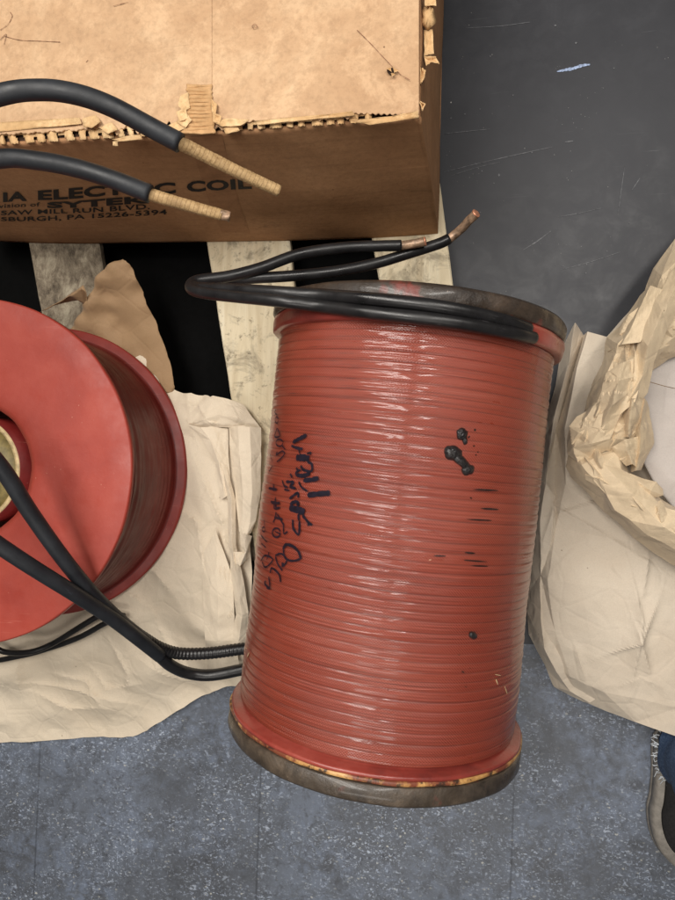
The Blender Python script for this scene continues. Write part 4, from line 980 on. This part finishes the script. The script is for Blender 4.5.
# inner tucks and overlapping folds
def extra(rows, sub=8, cr=.003):
    P, Fc = net(rows, sub, rng, cr, 40, fine=.001); rm.add(P, Fc)
extra([[(624, 402, .26), (632, 398, .31), (644, 400, .27)], [(622, 420, .25), (630, 418, .305), (641, 420, .27)], [(620, 438, .25), (628, 438, .29), (634, 440, .26)]])
extra([[(640, 405, .25), (645, 398, .28), (648, 408, .23)], [(634, 432, .25), (640, 428, .285), (653, 432, .23)], [(632, 462, .23), (640, 452, .27), (654, 443, .22)], [(631, 472, .23), (636, 470, .26), (640, 470, .22)]])
extra([[(612, 448, .27), (624, 440, .295), (638, 436, .27)], [(618, 458, .265), (627, 450, .29), (640, 450, .26)], [(626, 466, .255), (632, 464, .275), (638, 468, .25)]])
extra([[(607, 372, .30), (622, 362, .318), (640, 358, .29)], [(602, 392, .30), (618, 380, .33), (636, 376, .30)], [(600, 420, .285), (612, 404, .322), (626, 394, .30)], [(592, 434, .27), (602, 426, .30), (612, 418, .29)]], 9, .004)
extra([[(676, 262, .30), (684, 272, .33), (694, 290, .30)], [(656, 300, .31), (662, 312, .335), (668, 326, .31)], [(640, 336, .305), (648, 346, .33), (654, 360, .30)], [(634, 362, .29), (642, 376, .31), (648, 392, .28)], [(622, 396, .28), (628, 402, .30), (632, 412, .27)]], 9, .003)
extra([[(640, 296, .24), (650, 286, .29), (662, 290, .31)], [(618, 330, .24), (634, 322, .30), (652, 322, .31)], [(608, 352, .24), (622, 345, .30), (640, 342, .31)]], 9, .003)
thick(rm.build('rolled_rim', PAPER, pb, smooth=False, label='thick crumpled warm brown rim'), .0008)
# pin lying across the inner sheet edge
b = MB(); b.add(*tube([W(650, 382, .255), W(664, 386, .235), W(690, 392, .22)], .0007, 8)); b.build('straw_fibre', mat_simple('fibre', (120, 96, 70), .7), pb)

# ------------------------------------------------------------------ person: one shoe and trouser leg at the right edge
per = thing('person', 'person in frayed blue jeans standing in black shoe with grey rubber sole', 'person', W(700, 790, 0))
def loft(rings, mb, close=True):
    n = len(rings[0]); V = [p for r in rings for p in r]
    Fc = [(i*n+k, i*n+(k+1) % n, (i+1)*n+(k+1) % n, (i+1)*n+k) for i in range(len(rings)-1) for k in range(n)]
    if close: Fc += [tuple(range(n))[::-1], tuple((len(rings)-1)*n+k for k in range(n))]
    mb.add(V, Fc)
sole = [(668, 722), (655, 728), (650, 742), (650, 765), (648, 790), (645, 805), (647, 825), (654, 843), (666, 857), (682, 867), (700, 871), (720, 866), (738, 850), (748, 826), (749, 800), (744, 775), (738, 750), (736, 732), (724, 718), (700, 712)]
S = catmull([tuple(W(a, c, .0)) for a, c in sole]+[tuple(W(*sole[0], 0))], 5)[:-1]
cS = S.mean(0)
def sring(z, k, dz=0): return [Vector((cS[0]+(p[0]-cS[0])*k, cS[1]+(p[1]-cS[1])*k, z+(.004 if dz else 0)*0)) for p in S]
b = MB(); loft([sring(.001, .96), sring(.006, 1.0), sring(.014, .985), sring(.016, .955), sring(.018, .985), sring(.036, .965), sring(.046, .92), sring(.048, .80)], b); so = b.build('sole', mat_simple('grey_rubber_sole', (140, 134, 126), .6, .15), per)
b = MB()
ax0 = W(700, 730, 0); ax1 = W(697, 866, 0); dirf = (ax1-ax0); 
def upr(z, k, sh): return [Vector((cS[0]+(p[0]-cS[0])*k+dirf.x*sh, cS[1]+(p[1]-cS[1])*k+dirf.y*sh, z)) for p in S]
loft([upr(.0475, .80, 0), upr(.062, .78, -.01), upr(.075, .70, -.05), upr(.085, .60, -.12), upr(.095, .50, -.19), upr(.105, .42, -.22)], b); b.build('shoe_upper', mat_simple('black_suede', (36, 34, 34), .85, .3, scale=200), per)
# body: ankle, calf, knee, thigh as one mesh inside the jeans
ank = W(703, 762, .09)
def leg_ring(c, rx, ry, z, n=40, wobf=0.0, ph=0):
    return [Vector((c[0]+rx*math.cos(a)*(1+wobf*math.sin(5*a+ph+z*30)), c[1]+ry*math.sin(a)*(1+wobf*math.sin(4*a+ph*2+z*22)), z)) for a in np.linspace(0, 2*math.pi, n, endpoint=False)]
hipx, hipy = ank.x+.05, ank.y-.08
b = MB(); loft([leg_ring((ank.x, ank.y), .03, .04, .06), leg_ring((ank.x, ank.y), .036, .042, .14), leg_ring((ank.x+.01, ank.y-.01), .052, .055, .33), leg_ring((ank.x+.015, ank.y-.02), .055, .057, .5), leg_ring((ank.x+.03, ank.y-.05), .07, .075, .75), leg_ring((hipx, hipy), .08, .085, .9)], b); b.build('body', mat_simple('skin', (200, 150, 125), .5, .08), per)
def jeans():
    k = N('blue_denim', .85); o = k.coord()
    c = k.ramp(k.noise(o, 9, 5, .6), [(.3, s2l((24, 38, 66))), (.7, s2l((54, 78, 112)))])
    c = k.mix(k.ramp(k.noise(o, 260, 3, .7), [(.4, 0), (.7, .5)]), c, s2l((104, 126, 152))); k.col(c); k.bump(k.noise(o, 300, 3), .5, .001); return k.m
b = MB(); zs = [.055, .062, .075, .10, .14, .2, .28, .36, .45, .52, .6, .7, .8, .92]
rings = []
for i, z in enumerate(zs):
    f = (z-.055)/.86; c = (ank.x+(hipx-ank.x)*f, ank.y+(hipy-ank.y)*f); r = .078+.012*f+.004*math.sin(i*2.1)
    rings.append(leg_ring(c, r+(.002 if i == 0 else 0), r+.010, z, 60, .035, i*.9))
for k, p in enumerate(rings[0]): p.z += random.uniform(-.004, .004)
loft(rings, b, False); jn = b.build('jeans', jeans(), per); thick(jn, .0018)
b = MB()
for k in range(150):
    a = random.uniform(0, 2*math.pi); i = int(a/(2*math.pi)*60) % 60; p = rings[0][i]; d = Vector((math.cos(a), math.sin(a), 0))
    L = random.uniform(.004, .012); q = p+d*.002+Vector((0, 0, random.uniform(0, .006)))
    b.add(*tube([q, q+d*L*.6+Vector((random.uniform(-.003, .003), random.uniform(-.003, .003), -.001)), q+d*L+Vector((random.uniform(-.006, .006), random.uniform(-.006, .006), -.003))], .0008, 5))
b.build('frayed_hem', mat_simple('white_threads', (206, 212, 218), .8, .1), jn)

# ------------------------------------------------------------------ light
w = bpy.data.worlds.new('World'); SC.world = w; w.use_nodes = True
w.node_tree.nodes['Background'].inputs[0].default_value = (1.0, .96, .9, 1); w.node_tree.nodes['Background'].inputs[1].default_value = .07
def area(name, loc, size, power, col, target=(0, 0, .2)):
    l = bpy.data.lights.new(name, 'AREA'); l.shape = 'RECTANGLE'; l.size, l.size_y = size; l.energy = power; l.color = col
    o = bpy.data.objects.new(name, l); COL.objects.link(o); o.location = loc
    d = Vector(target)-Vector(loc); o.rotation_euler = d.to_track_quat('-Z', 'Y').to_euler(); return o
area('ceiling_or_fill_lamp', (-1.0, .75, 3.1), (.22, 2.4), 42, (1, .95, .885), (-.6, .2, .2))
area('ceiling_or_fill_lamp', (-.55, .75, 3.1), (.22, 2.4), 42, (1, .95, .885), (-.2, .2, .2))
area('ceiling_or_fill_lamp', (.95, 1.1, 3.1), (.2, 1.8), 40, (1, .95, .885), (.2, .1, .2))
area('ceiling_or_fill_lamp', (-.1, -1.9, 3.1), (1.6, .5), 21, (1, .95, .885), (0, -.1, .2))  # unseen fill lamp added on the south side to lift the front faces
SC.view_settings.view_transform = 'Standard'; SC.view_settings.look = 'None'; SC.view_settings.exposure = 0; SC.view_settings.gamma = 1
